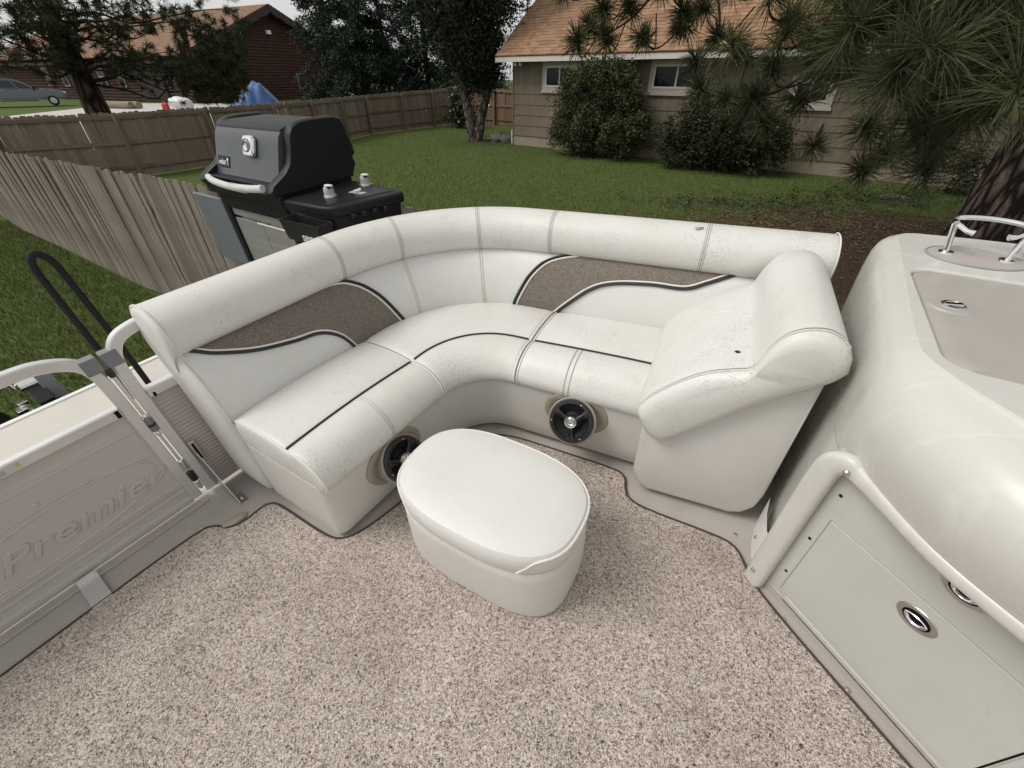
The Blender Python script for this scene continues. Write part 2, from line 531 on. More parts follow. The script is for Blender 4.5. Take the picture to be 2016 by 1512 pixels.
# tan house
m = Mat('tan_siding', (.22, .175, .125), .8, 0, .2)
wv = m.noise(1.0, 3, .6, m.coord((18, 18, .6))); n = m.noise(1.2, 4)
c = m.ramp(wv, [(.35, (.150, .120, .088)), (.6, (.198, .162, .120))])
c = m.mix(m.math('MULTIPLY', m.ramp(n, [(.45, 0), (.7, 1)]), .35), c, (.25, .215, .17))
m.color(c).bump(wv, .4, .01); M['tan_siding'] = m.m
plain('foundation', (.30, .25, .195), .9, 0, .2, .1, 3)
plain('house_trim', (.44, .40, .34), .6, 0, .3, .05, 3)
plain('fascia', (.66, .62, .57), .6, 0, .3, .04, 2)
plain('drip_edge', (.085, .032, .022), .5)
m = Mat('window_glass', (.006, .006, .007), .06, 0, .28); M['window_glass'] = m.m
def shingle(name, cols):
    m = Mat(name, cols[1], .95, 0, .1)
    cell = m.vor(1.0, m.coord((4.2, 4.2, 7.0)), 'F1', 'Color')
    sep = m.n.new('ShaderNodeSeparateColor'); m.l.new(cell, sep.inputs[0])
    c = m.ramp(sep.outputs[0], [(0, cols[0]), (.5, cols[1]), (1, cols[2])])
    c = m.mix(.45, c, m.ramp(m.noise(60, 3, .7), [(.3, cols[0]), (.7, cols[2])]))
    m.color(c).bump(m.noise(60, 3), .4, .01); M[name] = m.m
shingle('shingle_tan', [(.20, .115, .068), (.30, .18, .108), (.42, .27, .175)])
shingle('shingle_brown', [(.17, .105, .070), (.25, .160, .108), (.34, .23, .16)])
# brown house
m = Mat('brown_siding', (.045, .020, .016), .75, 0, .25)
n = m.noise(3, 4); m.color(m.ramp(n, [(.3, (.034, .015, .012)), (.7, (.062, .029, .023))])); M['brown_siding'] = m.m
plain('brown_trim', (.030, .018, .014), .7)
plain('brown_door', (.040, .026, .022), .6, 0, .3, .1)
plain('pale_trim', (.32, .30, .27), .7)
# vehicles and yard objects
m = Mat('car_paint', (.085, .10, .115), .25, .4, .5); m.b.inputs['Coat Weight'].default_value = .6; M['car_paint'] = m.m
plain('car_glass', (.01, .012, .014), .08)
plain('tyre', (.012, .012, .012), .85, 0, .2)
plain('alloy', (.6, .6, .6), .3, .8)
plain('tarp_blue', (.045, .115, .29), .45, 0, .5, .25, 2)
plain('tank_white', (.62, .63, .62), .4, 0, .5, .06, 4)
plain('red_plastic', (.45, .02, .03), .5)
plain('stone_grey', (.15, .14, .125), .95, 0, .1, .3, 6)
plain('stone_clay', (.30, .17, .11), .9, 0, .1, .25, 9)
plain('flower_white', (.75, .72, .62), .8)
plain('pipe_white', (.62, .58, .52), .5)
plain('lamp_body', (.05, .045, .04), .5)
plain('lamp_glass', (.7, .7, .68), .3)
plain('log_wood', (.26, .215, .16), .9, 0, .1, .2, 6)
# ================================================================ GROUND
rng = np.random.default_rng(11)
t = MB()
xs = [-400, -120, -60, -30, -15, -6, 0, 6, 15, 30, 60, 200]; ys = [-60, -10, 0, 6, 12, 20, 30, 45, 70, 120, 400]
t.add([(x, y, 0) for y in ys for x in xs], [(j * len(xs) + i, j * len(xs) + i + 1, (j + 1) * len(xs) + i + 1, (j + 1) * len(xs) + i) for j in range(len(ys) - 1) for i in range(len(xs) - 1)])
me = mesh_from('lawn', t.v, t.f); me.materials.append(M['lawn'])
g = bpy.data.objects.new('lawn', me); COL.objects.link(g); g['kind'] = 'structure'; g['label'] = 'green backyard lawn with bare earth under the pine'
# neighbour's concrete driveway
t = MB(); dp = [(-34.8, 33.8), (-39.1, 46.0), (-41.5, 55.2), (-34.2, 54.2), (-27.0, 52.5), (-14, 27), (-17, 16.5), (-60, 30), (-75, 50)]
dp = [(-75, 62), (-36.6, 34.6), (-39.6, 46.5), (-41.8, 55.4), (-34.2, 54.3), (-24, 56), (-16, 40), (-15.5, 20.5), (-19, 15.5), (-60, 12), (-95, 40)]
t.prism(dp, lambda p: (p[0], p[1], -.1), lambda p: (p[0], p[1], .03))
me = mesh_from('driveway', t.v, t.f); me.materials.append(M['concrete']); g = bpy.data.objects.new('driveway', me); COL.objects.link(g); g['kind'] = 'structure'

# grass blades as real geometry where the lawn is seen close
def blades(name, pts, hmin, hmax, wid, mat, label, cat):
    n = len(pts); a = rng.uniform(0, 2 * np.pi, n); h = rng.uniform(hmin, hmax, n)
    lean = rng.normal(0, .35, (n, 2)) * h[:, None]
    d = np.stack([np.cos(a), np.sin(a), np.zeros(n)], 1) * (wid * rng.uniform(.7, 1.3, n))[:, None]
    P = np.column_stack([pts, np.zeros(n)])
    V = np.stack([P - d, P + d, P + np.column_stack([lean, h])], 1).reshape(-1, 3)
    F = np.arange(3 * n).reshape(n, 3)
    me = np_mesh(name, V, F); me.materials.append(M[mat])
    o = bpy.data.objects.new(name, me); COL.objects.link(o); tag(o, label, cat, kind='stuff'); return o
def in_poly(P, poly):
    inside = np.zeros(len(P), bool); n = len(poly)
    for i in range(n):
        (x0, y0), (x1, y1) = poly[i - 1], poly[i]
        c = ((y0 > P[:, 1]) != (y1 > P[:, 1])) & (P[:, 0] < (x1 - x0) * (P[:, 1] - y0) / (y1 - y0 + 1e-12) + x0)
        inside ^= c
    return inside
def scatter(poly, n, dens=None):
    lo = np.min(poly, 0); hi = np.max(poly, 0)
    P = rng.uniform(lo, hi, (n, 2)); P = P[in_poly(P, poly)]
    return P
E_dirt = lambda P: ((P[:, 0] - 6.6) / 4.6) ** 2 + ((P[:, 1] - 6.6) / 3.6) ** 2
polyA = [(-9.3, 14.4), (-6.7, 23.6), (-3.4, 29.5), (.1, 27.5), (.0, 21.0), (4, 17.7), (8, 14.7), (12, 11.7), (11, 7), (6, 4.4), (-1, 4.4), (-5.5, 6.3)]
P1 = scatter(polyA, 380000)
e = E_dirt(P1); P1 = P1[rng.random(len(P1)) < np.clip((e - .35) / .9, .015, 1)]
r1 = np.hypot(P1[:, 0], P1[:, 1]); P1 = P1[rng.random(len(P1)) < np.clip(9 / r1, .30, 1)]
blades('grass', P1, .035, .075, .006, 'grass_blades', 'mown grass of the yard between fence and tan house', 'grass')
polyB = [(-10.4, 9.0), (-7.7, 7.2), (-5.1, 5.5), (-3.6, 4.4), (-2.4, 2.2), (-3.5, -.5), (-6, -2), (-12, 2)]
P1 = scatter(polyB, 200000); blades('grass', P1, .035, .075, .0045, 'grass_blades', 'mown grass strip between the boat bow and near fence', 'grass')

# fallen leaves, needles and low weeds on the bare patch
def leafcards(name, P, size, mat, up=.5, aspect=.5):
    n = len(P); v = rng.normal(size=(n, 3)); v /= np.linalg.norm(v, axis=1)[:, None]
    nn = rng.normal(size=(n, 3)); nn[:, 2] += up * 3; nn /= np.linalg.norm(nn, axis=1)[:, None]
    b = np.cross(nn, v); b /= np.linalg.norm(b, axis=1)[:, None]; a = np.cross(b, nn)
    s = size if np.ndim(size) else np.full(n, size)
    s = s * rng.uniform(.6, 1.35, n)
    A = a * s[:, None]; B = b * (s * aspect)[:, None]
    V = np.stack([P - A, P - A * .1 + B, P + A, P - A * .1 - B], 1).reshape(-1, 3)
    return np_mesh(name, V, np.arange(4 * n).reshape(n, 4))
P = np.column_stack([rng.normal(5.8, 1.9, 4200), rng.normal(8.9, 1.1, 4200), np.full(4200, .02)])
me = leafcards('leaf_litter', P, .035, M['dry_leaf'], 2.0, .45); me.materials.append(M['dry_leaf'])
o = bpy.data.objects.new('leaf_litter', me); COL.objects.link(o); tag(o, 'brown fallen leaves and twigs on the bare earth', 'leaf litter', kind='stuff')
c = np.column_stack([rng.normal(5.6, 1.4, 110), rng.normal(10.4, .55, 110)]); c = np.vstack([c, np.column_stack([rng.normal(8.8, 1.0, 130), rng.normal(10.9, .5, 130)])])
P = np.repeat(c, 9, 0) + rng.normal(0, .07, (len(c) * 9, 2)); P = np.column_stack([P, rng.uniform(.02, .12, len(P))])
me = leafcards('weeds', P, .042, M['weed_leaf'], 1.0, .5); me.materials.append(M['weed_leaf'])
o = bpy.data.objects.new('weeds', me); COL.objects.link(o); tag(o, 'low green broadleaf weeds beside the tan house', 'weeds', kind='stuff')

# ================================================================ FENCES
def fence(name, label, path, heights, board_mat, rails_inside, side, seed, pitch=.142, posts=True, gaps=-.005):
    """path: ground polyline; boards stand on the line, rails and posts on the `side` face"""
    rs = random.Random(seed)
    P = [np.array(p, float) for p in path]
    seg = [np.linalg.norm(P[i + 1] - P[i]) for i in range(len(P) - 1)]; L = sum(seg); cum = [0]
    for s in seg: cum.append(cum[-1] + s)
    def at(d):
        i = max(k for k in range(len(seg)) if cum[k] <= d + 1e-9); f_ = (d - cum[i]) / seg[i]
        p = P[i] + (P[i + 1] - P[i]) * f_; t_ = (P[i + 1] - P[i]) / seg[i]; h = heights[i] + (heights[i + 1] - heights[i]) * f_
        return p, t_, h
    root = thing(name, label, 'fence', (P[0][0], P[0][1], 0))
    w = pitch - gaps; bw = w / 2; th = .009
    proto = {}
    def board_mesh(v):
        c = .022; m_ = MB(); rr = random.Random(v)
        poly = [(-bw, 0), (bw, 0), (bw, 1 - c * 1.1), (bw - .026, 1), (-bw + .026, 1), (-bw, 1 - c * 1.1)]
        bend = rr.uniform(-.008, .008)
        m_.prism(poly, lambda p: (p[0], -th + bend * p[1], p[1]), lambda p: (p[0], th + bend * p[1], p[1]))
        me_ = mesh_from('board', m_.v, m_.f); me_.materials.append(M[board_mat])
        return me_
    meshes = [board_mesh(k) for k in range(4)]
    d = pitch / 2; i = 0
    while d < L:
        p, t_, h = at(d); a = math.atan2(t_[1], t_[0])
        o = bpy.data.objects.new('board', meshes[rs.randrange(4)]); COL.objects.link(o); o.parent = root
        hh = h + rs.uniform(-.02, .02)
        o.location = (p[0] - P[0][0], p[1] - P[0][1], .03); o.rotation_euler = (rs.uniform(-.012, .012), rs.uniform(-.012, .012), a + rs.uniform(-.02, .02)); o.scale = (1, 1, hh - .03)
        d += pitch * rs.uniform(.985, 1.02); i += 1
    # rails
    for k in range(len(seg)):
        nseg = max(1, int(round(seg[k] / 2.44)))
        t_ = (P[k + 1] - P[k]) / seg[k]; n_ = np.array([-t_[1], t_[0]]) * side
        for q in range(nseg):
            a0, a1 = q / nseg, (q + 1) / nseg
            pa, pb_ = P[k] + (P[k + 1] - P[k]) * a0, P[k] + (P[k + 1] - P[k]) * a1
            ha, hb = heights[k] + (heights[k + 1] - heights[k]) * a0, heights[k] + (heights[k + 1] - heights[k]) * a1
            for fz in rails_inside:
                m_ = MB()
                c0, c1 = np.append(pa + n_ * .033, ha * fz), np.append(pb_ + n_ * .033, hb * fz)
                ax = (c1 - c0) / 2; m_.obox((c0 + c1) / 2, ax * .998, np.append(n_ * .019, 0), (0, 0, .043)); part('rail', m_, M['cedar_rail'], root, smooth=False)
            if posts:
                m_ = MB(); c0 = np.append(pa + n_ * .098, ha * .48); m_.obox(c0, np.append(t_ * .045, 0), np.append(n_ * .045, 0), (0, 0, ha * .485)); part('post', m_, M['cedar_rail'], root, smooth=False)
    return root
# near fence: boards face the boat
fence('board_fence', 'weathered grey board fence running from the left edge to the grill', [(-12.0, 10.2), (-9.4, 8.28), (-7.67, 7.20), (-5.08, 5.52), (-3.0, 4.38), (-1.3, 3.72), (.25, 3.45)], [1.36, 1.40, 1.47, 1.56, 1.56, 1.53, 1.50], 'cedar_grey', (.25, .75), 1, 3, .105)
fence('board_fence', 'long brown board fence with rails and posts along the yard back', [(-17.5, 9.6), (-10.9, 13.6), (-8.59, 17.95), (-7.18, 24.8), (-3.3, 31.1)], [1.50, 1.60, 1.62, 1.66, 1.85], 'cedar_mid', (.17, .55, .93), -1, 4)
fence('board_fence', 'short brown board fence between the yard corner and tan house', [(-3.2, 31.2), (1.2, 28.2)], [1.85, 1.80], 'cedar_brown', (.17, .55, .93), -1, 6)

# ================================================================ TAN HOUSE
HK = np.array([.09, 20.87]); HD = np.array([.8, -.6]); HN = np.array([-.6, -.8])
def HP(tt, off, z):
    p = HK + HD * tt + HN * off; return np.array([p[0], p[1], z])
def hbox(t0, t1, o0, o1, z0, z1):
    b = MB(); b.obox(HP((t0 + t1) / 2, (o0 + o1) / 2, (z0 + z1) / 2), np.append(HD, 0) * (t1 - t0) / 2, np.append(HN, 0) * (o1 - o0) / 2, (0, 0, (z1 - z0) / 2)); return b
th_ = thing('tan_house', 'tan lap-sided house with orange-brown shingle roof behind the bushes', 'house', (HK[0], HK[1], 0))
part('wall', hbox(0, 18, -8, -.02, 0, 2.86), M['tan_siding'], th_, smooth=False)
part('foundation', hbox(-.01, 18, -.02, .012, 0, .37), M['foundation'], th_, smooth=False)
for k in range(7):
    z0 = .375 + .362 * k; z1 = z0 + .372
    b = MB(); a0, a1 = np.append(HD, 0), np.append(HN, 0)
    pr_ = [(.046, z0), (.026, z1), (-.01, z1), (-.01, z0)]
    b.loft([[HP(tt, o_, z) for o_, z in pr_] for tt in (0.012, 18.0)]); part('siding_plank', b, M['tan_siding'], th_, smooth=False)
part('corner_board', hbox(-.035, .012, -.10, .06, .37, 2.86), M['tan_siding'], th_, smooth=False)
def window(t0, t1, z0, z1, mull):
    f_ = part('window', hbox(t0, t1, .03, .075, z0, z1), M['house_trim'], th_, smooth=False)
    fr = .055
    a = t0 + .14; b = t1 - .14; c0, c1 = z0 + .14, z1 - .13
    part('sash', hbox(a, b, .06, .090, c0, c1), M['fascia'], f_, smooth=False)
    for x0, x1 in ((a + fr, mull - fr / 2), (mull + fr / 2, b - fr)):
        part('pane', hbox(x0, x1, .075, .094, c0 + fr, c1 - fr), M['window_glass'], f_, smooth=False)
    part('sill', hbox(t0 - .03, t1 + .03, .03, .11, z0 - .05, z0 + .02), M['house_trim'], f_, smooth=False)
window(1.40, 3.05, 1.93, 2.84, 2.17)
window(5.68, 7.60, 1.93, 2.84, 6.60)
window(9.95, 11.12, 1.66, 2.42, 10.5)
part('soffit', hbox(-.45, 18, -.1, .55, 2.855, 2.885), M['fascia'], th_, smooth=False)
part('fascia_board', hbox(-.45, 18, .55, .585, 2.84, 3.00), M['fascia'], th_, smooth=False)
part('drip_edge', hbox(-.47, 18, .55, .60, 3.002, 3.045), M['drip_edge'], th_, smooth=False)
# roof in real overlapping courses
t = MB(); m_ = .68; ncs = 42; run = 6.2
for k in range(ncs):
    a0, a1 = run * k / ncs, run * (k + 1.25) / ncs
    o0, o1 = .62 - a0, .62 - a1; z0, z1 = 3.035 + m_ * a0, 3.035 + m_ * a1
    lift = .022
    nseg = 60
    rr = []
    for i in range(nseg + 1):
        tt = -.47 + 18.4 * i / nseg; dz = rng.uniform(-.004, .004)
        rr.append([HP(tt, o0, z0 + lift + dz), HP(tt, o1, z1 + .001), HP(tt, o1, z1 - .03), HP(tt, o0, z0 - .004 + dz)])
    t.loft(rr)
rf = part('roof', t, M['shingle_tan'], th_, smooth=False, recalc=False)
t = MB(); t.loft([[HP(tt, .62 - run, 3.03 + m_ * run), HP(tt, .62 - run - .02, 3.06 + m_ * run), HP(tt, .62 - 2 * run, 3.03), HP(tt, .62 - 2 * run, 2.98)] for tt in (-.47, 18)]); part('roof_back', t, M['shingle_tan'], th_, smooth=False)
t = MB(); t.loft([[HP(-.48, .60 - a, 2.98 + m_ * a - dz) for a, dz in ((0, 0), (0, .16), (6.2, .16), (6.2, 0))], [HP(-.44, .60 - a, 2.98 + m_ * a - dz) for a, dz in ((0, 0), (0, .16), (6.2, .16), (6.2, 0))]]); part('rake_board', t, M['fascia'], rf, smooth=False)
t = MB(); t.obox(HP(.47, .40, 2.82), (.05, 0, 0), (0, .05, 0), (0, 0, .03)); fl = part('floodlight', t, M['lamp_body'], th_)
for s in (-.10, .10):
    part('flood_lamp', MB().lathe([(.03, 0), (.055, .09), (.05, .10)], HP(.47 + s, .42, 2.80), (s * 2, -.8, -.5), 12), M['lamp_glass'], fl)
part('downpipe', MB().tube([HP(-.09, .02, .05), HP(-.09, .02, .55)], .045, 10), M['pipe_white'], th_)
vt = part('vent', hbox(14.45, 14.95, .02, .035, .22, .36), M['house_trim'], th_, smooth=False)
for k in range(3): part('vent_slot', hbox(14.5, 14.9, .034, .04, .245 + .035 * k, .262 + .035 * k), M['dark_gap'], vt, smooth=False)
part('vent', hbox(13.9, 14.25, .02, .035, .16, .30), M['foundation'], th_, smooth=False)

# ================================================================ BROWN HOUSE
BC = np.array([-33.9, 54.8]); BA = np.array([-.899, .438]); BB = np.array([.438, .899])
def BP(a, b, z):
    p = BC + BA * a + BB * b; return np.array([p[0], p[1], z])
bh = thing('brown_house', 'dark brown log-sided house with tan shingle roof beyond the back fence', 'house', (BC[0], BC[1], 0))
EV, RG, BW = 4.4, 9.0, 23.0
part('wall', MB().loft([[BP(0, .05, 0), BP(0, BW - .05, 0), BP(0, BW - .05, EV), BP(0, BW / 2, RG - .25), BP(0, .05, EV)], [BP(44, .05, 0), BP(44, BW - .05, 0), BP(44, BW - .05, EV), BP(44, BW / 2, RG - .25), BP(44, .05, EV)]]), M['brown_siding'], bh, smooth=False)
t = MB(); k = 0; z = 0.0                                             # rounded log courses, gable end then long front
while z < RG - .5:
    h = .30
    half = BW / 2 * (1 - max(0, (z + h - EV)) / (RG - EV)) if z + h > EV else BW / 2
    b0, b1 = BW / 2 - half, BW / 2 + half
    rr = [[BP(-.02 - .075 * math.sin(math.pi * q / 4), b, z + h * q / 4) for q in range(5)] for b in (b0, b1)]
    t.loft(rr, False, False)
    if z < EV - .2:
        t.loft([[BP(a, -.02 - .075 * math.sin(math.pi * q / 4) + .05, z + h * q / 4) for q in range(5)] for a in (0, 44)], False, False)
    z += h
part('log_course', t, M['brown_siding'], bh, kind='stuff', recalc=False)
for sgn, nm in ((0, 'roof'), (1, 'roof')):
    e0, r0 = (-.9, BW / 2) if sgn == 0 else (BW + .9, BW / 2)
    sl = (RG - EV) / (BW / 2); t = MB(); nc = 26
    for k in range(nc):
        f0, f1 = k / nc, (k + 1.2) / nc
        y0, y1 = e0 + (r0 - e0) * f0, e0 + (r0 - e0) * f1
        z0, z1 = EV + .1 - .9 * sl + (RG - EV + .9 * sl) * f0, EV + .1 - .9 * sl + (RG - EV + .9 * sl) * f1
        if f1 > 1: y1, z1 = r0, RG + .1
        t.loft([[BP(a, y0, z0 + .06), BP(a, y1, z1 + .01), BP(a, y1, z1 - .10), BP(a, y0, z0 - .06)] for a in (-1.0, 10, 20, 30, 44)])
    ro = part(nm, t, M['shingle_brown'], bh, smooth=False, recalc=False)
    t = MB(); pts = []
    for k in range(41):                                              # scalloped barge board
        f_ = k / 40; y = e0 + (r0 - e0) * f_; z = EV - .9 * sl + (RG - EV + .9 * sl) * f_
        pts.append((y, z + .12, z - .55 - .16 * abs(math.sin(f_ * math.pi * 9))))
    t.loft([[BP(-1.03, y, zt), BP(-1.03, y, zb), BP(-.95, y, zb), BP(-.95, y, zt)] for y, zt, zb in pts]); part('barge_board', t, M['brown_trim'], ro, smooth=False)
t = MB(); t.obox(BP(20, -.92, EV - .78), np.append(BA, 0) * 22, np.append(BB, 0) * .04, (0, 0, .14)); part('fascia_board', t, M['brown_trim'], bh, smooth=False)
t = MB(); t.obox(BP(-.2, BW / 2 - .3, 6.6), np.append(BA, 0) * .12, np.append(BB, 0) * .28, (0, 0, .18)); part('wall_light', t, M['lamp_glass'], bh, smooth=False)
def bwin(a, w, z0, z1, mat='window_glass', nm='window'):
    t = MB(); t.obox(BP(a, -.10, (z0 + z1) / 2), np.append(BA, 0) * (w / 2 + .14), np.append(BB, 0) * .05, (0, 0, (z1 - z0) / 2 + .14)); f_ = part(nm, t, M['pale_trim'] if nm == 'window' else M['brown_trim'], bh, smooth=False)
    t = MB(); t.obox(BP(a, -.15, (z0 + z1) / 2), np.append(BA, 0) * w / 2, np.append(BB, 0) * .03, (0, 0, (z1 - z0) / 2)); pn_ = part('pane' if nm == 'window' else 'leaf', t, M[mat], f_, smooth=False)
    if nm == 'window':
        t = MB(); t.obox(BP(a, -.19, (z0 + z1) / 2), np.append(BA, 0) * w / 2, np.append(BB, 0) * .02, (0, 0, .07)); part('sash_bar', t, M['pale_trim'], f_, smooth=False)
for a in (12.6, 16.4, 25.0, 29.0): bwin(a, 1.0, 1.5, 3.2)
bwin(7.0, 4.6, .1, 3.3, 'brown_door', 'garage_door')
bwin(2.6, 1.3, .1, 3.0, 'brown_door', 'entry_door')
bwin(21.5, 1.2, .1, 3.0, 'brown_door', 'entry_door')
t = MB(); t.obox(BP(-.12, 14.5, 1.9), np.append(BB, 0) * .6, np.append(BA, 0) * .05, (0, 0, .8)); gw = part('window', t, M['pale_trim'], bh, smooth=False)
t = MB(); t.obox(BP(-.18, 14.5, 1.9), np.append(BB, 0) * .5, np.append(BA, 0) * .04, (0, 0, .7)); part('pane', t, M['window_glass'], gw, smooth=False)
# pale far cottage glimpsed between the firs
fb = thing('white_cottage', 'pale cottage with teal roof glimpsed between the dark firs', 'house', (-17, 62, 0))
part('wall', MB().box((-19.2, 60, 0), (-14.6, 66, 2.2)), M['white_trim'], fb, smooth=False)
t = MB(); t.loft([[np.array([x, 59.4, 2.1]), np.array([x, 63, 5.6]), np.array([x, 66.6, 2.1])] for x in (-19.8, -14)]); plain('teal_roof', (.03, .10, .09), .6); part('roof', t, M['teal_roof'], fb, smooth=False)
part('window', MB().box((-17.4, 59.95, .9), (-16.4, 60.0, 1.8)), M['window_glass'], fb, smooth=False)
# ================================================================ BOAT
random.seed(5)
# --- deck
boat = thing('pontoon_boat', 'pale pontoon boat deck with beige vinyl bow platform and white edge trim', 'boat', (-1, 0, 0), boat=True)
dk = MB(); dk.prism([(-1.74, -3.0), (2.6, -3.0), (2.6, 2.35), (.3, 2.05), (-1.74, 1.78)], lambda p: (p[0], p[1], -.06), lambda p: (p[0], p[1], 0.0))
part('deck_floor', dk, M['deck_vinyl'], boat, smooth=False)
dk = MB(); dk.prism([(-3.02, -3.0), (-1.743, -3.0), (-1.743, 1.778), (-3.02, 1.72)], lambda p: (p[0], p[1], -.06), lambda p: (p[0], p[1], -.002))
part('bow_platform', dk, M['bow_deck_vinyl'], boat, smooth=False)
t = MB(); t.box((-3.055, -3.0, -.075), (-3.0205, 1.74, .006)); part('edge_trim', t, M['white_trim'], boat, bevel=.004)
t = MB(); t.box((-3.02, 1.745, -.075), (-1.7, 1.80, .004)); part('edge_trim', t, M['aluminium'], boat, bevel=.004)
for v0 in (-2.2, .55):
    t = MB(); t.lathe([(.05, -3.2), (.25, -2.9), (.32, -2.4), (.32, 2.6)], (0, v0, -.42), (1, 0, 0), 20); part('pontoon_tube', t, M['aluminium'], boat)
# raised vinyl lip along the gate
t = MB(); t.box((-1.672, -3.0, .0005), (-1.654, .14, .009)); part('sill_lip', t, M['deck_vinyl'], boat, bevel=.003)
# padded drain cover
t = MB(); t.lathe([(.034, 0), (.034, .006), (.028, .013), (.012, .016)], (0, 0, 0), (0, 0, 1), 20)
t.v = [(-1.468 + x * .75 + y * .18, .143 + y * 1.45, z) for x, y, z in t.v]; part('drain_cover', t, M['speaker_cup'], boat)
t = MB(); t.box((-1.668, -.295, .010), (-1.532, -.238, .013)); t.box((-1.672, -.295, .010), (-1.668, -.238, .03)); part('strap_plate', t, M['aluminium'], boat, smooth=False)
for (u, v) in [(-1.55, -.155), (-1.555, .055), (-1.44, .25), (-.90, 1.10), (.145, 1.115), (.33, .895), (.50, .79)]:
    t = MB(); t.lathe([(.008, 0), (.008, .002), (.004, .004)], (u, v, 0.0), (0, 0, 1), 10); part('floor_snap', t, M['screw'], boat)

# --- carpet
cp = [(-1.525, -3.0), (-1.535, -.53), (-1.541, .045), (-1.50, .098), (-1.455, .108), (-1.425, .16), (-1.432, .235), (-1.415, .275), (-1.37, .285),
      (-1.10, .298), (-1.035, .325), (-1.00, .40), (-.975, .56), (-.955, .85), (-.945, .97), (-.90, 1.045), (-.80, 1.093), (-.60, 1.122), (-.34, 1.160),
      (-.285, 1.150), (-.262, 1.09), (-.235, 1.052), (-.165, 1.040), (.10, 1.072), (.155, 1.062), (.19, 1.02), (.222, .965), (.312, .895), (.43, .815),
      (.61, .700), (.85, .53), (1.15, .30), (1.6, 0.0), (1.6, -3.0)]
cs = smooth_ring(cp[1:-3], 2, False)
poly = [cp[0]] + [tuple(p) for p in cs] + cp[-3:]
rug = thing('carpet', 'speckled beige and brown marine carpet snapped to the boat floor', 'carpet', (-.4, 0, .004), boat=True)
t = MB(); t.prism(poly, lambda p: (p[0], p[1], .0015), lambda p: (p[0], p[1], .010)); part('pile', t, M['carpet'], rug, smooth=False)
plain('carpet_binding', (.075, .06, .05), .9, 0, .1)
t = MB(); t.tube([(p[0], p[1], .0085) for p in poly[:-1]], .0052, 6); part('binding', t, M['carpet_binding'], rug)

# ================================================================ SOFA
def _O(s):
    if s <= 1: return np.array([-1.69, .30 + .6 * s])
    if s <= 2:
        L = (s - 1) * 1.336; r = .75
        if L < .1: return np.array([-1.69, .9 + L])
        a = (L - .1) / r
        if a < R_(78.7): return np.array([-1.69 + r * (1 - math.cos(a)), 1.0 + r * math.sin(a)])
        k = L - .1 - r * R_(78.7); e = np.array([-1.69 + r * (1 - math.cos(R_(78.7))), 1.0 + r * math.sin(R_(78.7))])
        return e + k * np.array([.9806, .196])
    return np.array([-.885, 1.776]) + (s - 2) * np.array([1.045, .209])
def _I(s):
    if s <= 1: return np.array([-.95, .33 + .57 * s])
    if s <= 2:
        a = R_(78.7) * (s - 1); r = .2
        return np.array([-.95 + r * (1 - math.cos(a)), .9 + r * math.sin(a)])
    return np.array([-.789, 1.096]) + (s - 2) * np.array([1.094, .164])
def SP(s, d, z):
    o, i = _O(s), _I(s); w = d / .74
    p = o + (i - o) * w
    return np.array([p[0], p[1], z])
def srange(a, b, step=.04):
    n = max(2, int(math.ceil((b - a) / step)) + 1)
    return [a + (b - a) * k / (n - 1) for k in range(n)]
def ring_at(prof, s, sz=1.0, sd=1.0, c=(0, 0), dn=0.0):
    return [SP(s, c[0] + (d - c[0]) * sd, c[1] + (z - c[1]) * sz) for d, z in prof]

sofa = thing('corner_sofa', 'off-white vinyl L-shaped corner sofa with brown tweed back panels and black piping', 'sofa', (-1.3, 1.3, 0), boat=True)
# lower backrest: front face points (q, d, z)
BL = [(0, .112, .655), (.10, .142, .643), (.25, .172, .612), (.45, .205, .56), (.65, .230, .50), (.82, .243, .45), (1, .245, .40)]
def bl(q): return interp(BL, q)
front = [tuple(bl(k / 14)) for k in range(15)]
bprof = front + [(.245, .20), (.235, .035), (.13, .03), (.035, .035), (.02, .30), (-.005, .55), (.03, .66)]
t = MB(); S = srange(0, 2.92)
rings = [ring_at(bprof, s) for s in S]
c0 = (.12, .36)
t.loft(rings); part('backrest', t, M['vinyl_clean'], sofa, angle=50)
# padded roll along the top
rp = smooth_ring([(.115, .640), (.150, .665), (.163, .72), (.146, .775), (.09, .814), (.02, .815), (-.03, .785), (-.045, .70), (-.035, .58), (-.01, .53), (.04, .53), (.075, .60)], 2)
rp = [tuple(p) for p in rp]
t = MB(); S = srange(0, 2.935, .03); c0 = (.055, .69)
rings = [ring_at(rp, s) for s in S]
rings += [ring_at(rp, 2.943, .96, .96, c0), ring_at(rp, 2.947, .85, .85, c0)]
t.loft(rings); part('back_roll', t, M['vinyl'], sofa, angle=60)
# piping round the left end, over the roll and down to the seat
edge = [rp[i] for i in range(27, 1, -1)] + [(.136, .653)] + [tuple(bl(q)) for q in (.14, .25, .45, .65, .82, 1)]
t = MB(); t.tube(catmull([SP(0, d + .001, z + .0005) + np.array([0, -.004, 0]) for d, z in edge], 4), .0048, 6); part('piping', t, M['vinyl'], sofa)
edge0 = list(edge)
edge = [(-.03, .785), (.02, .815), (.09, .814), (.146, .775), (.163, .72), (.150, .665)]
t = MB(); t.tube(catmull([SP(2.938, d, z) for d, z in edge], 4), .0028, 6); part('piping', t, M['piping_white'], sofa)

ep = [(-.02, .55), (-.035, .62)] + edge0 + [(.245, .30), (.24, .12), (.235, .035), (.13, .028), (.035, .035), (.015, .30)]
t = MB(); cE = np.array([.11, .42])
def ering(k, dv): return [SP(0, cE[0] + (d - cE[0]) * k, cE[1] + (z - cE[1]) * (1 - (1 - k) * .5)) + np.array([0, dv, 0]) for d, z in ep]
t.loft([ering(.985, .010), ering(.998, -.002), ering(.96, -.012), ering(.85, -.018), ering(.5, -.024)]); part('end_panel', t, M['vinyl_clean'], sofa, angle=60)

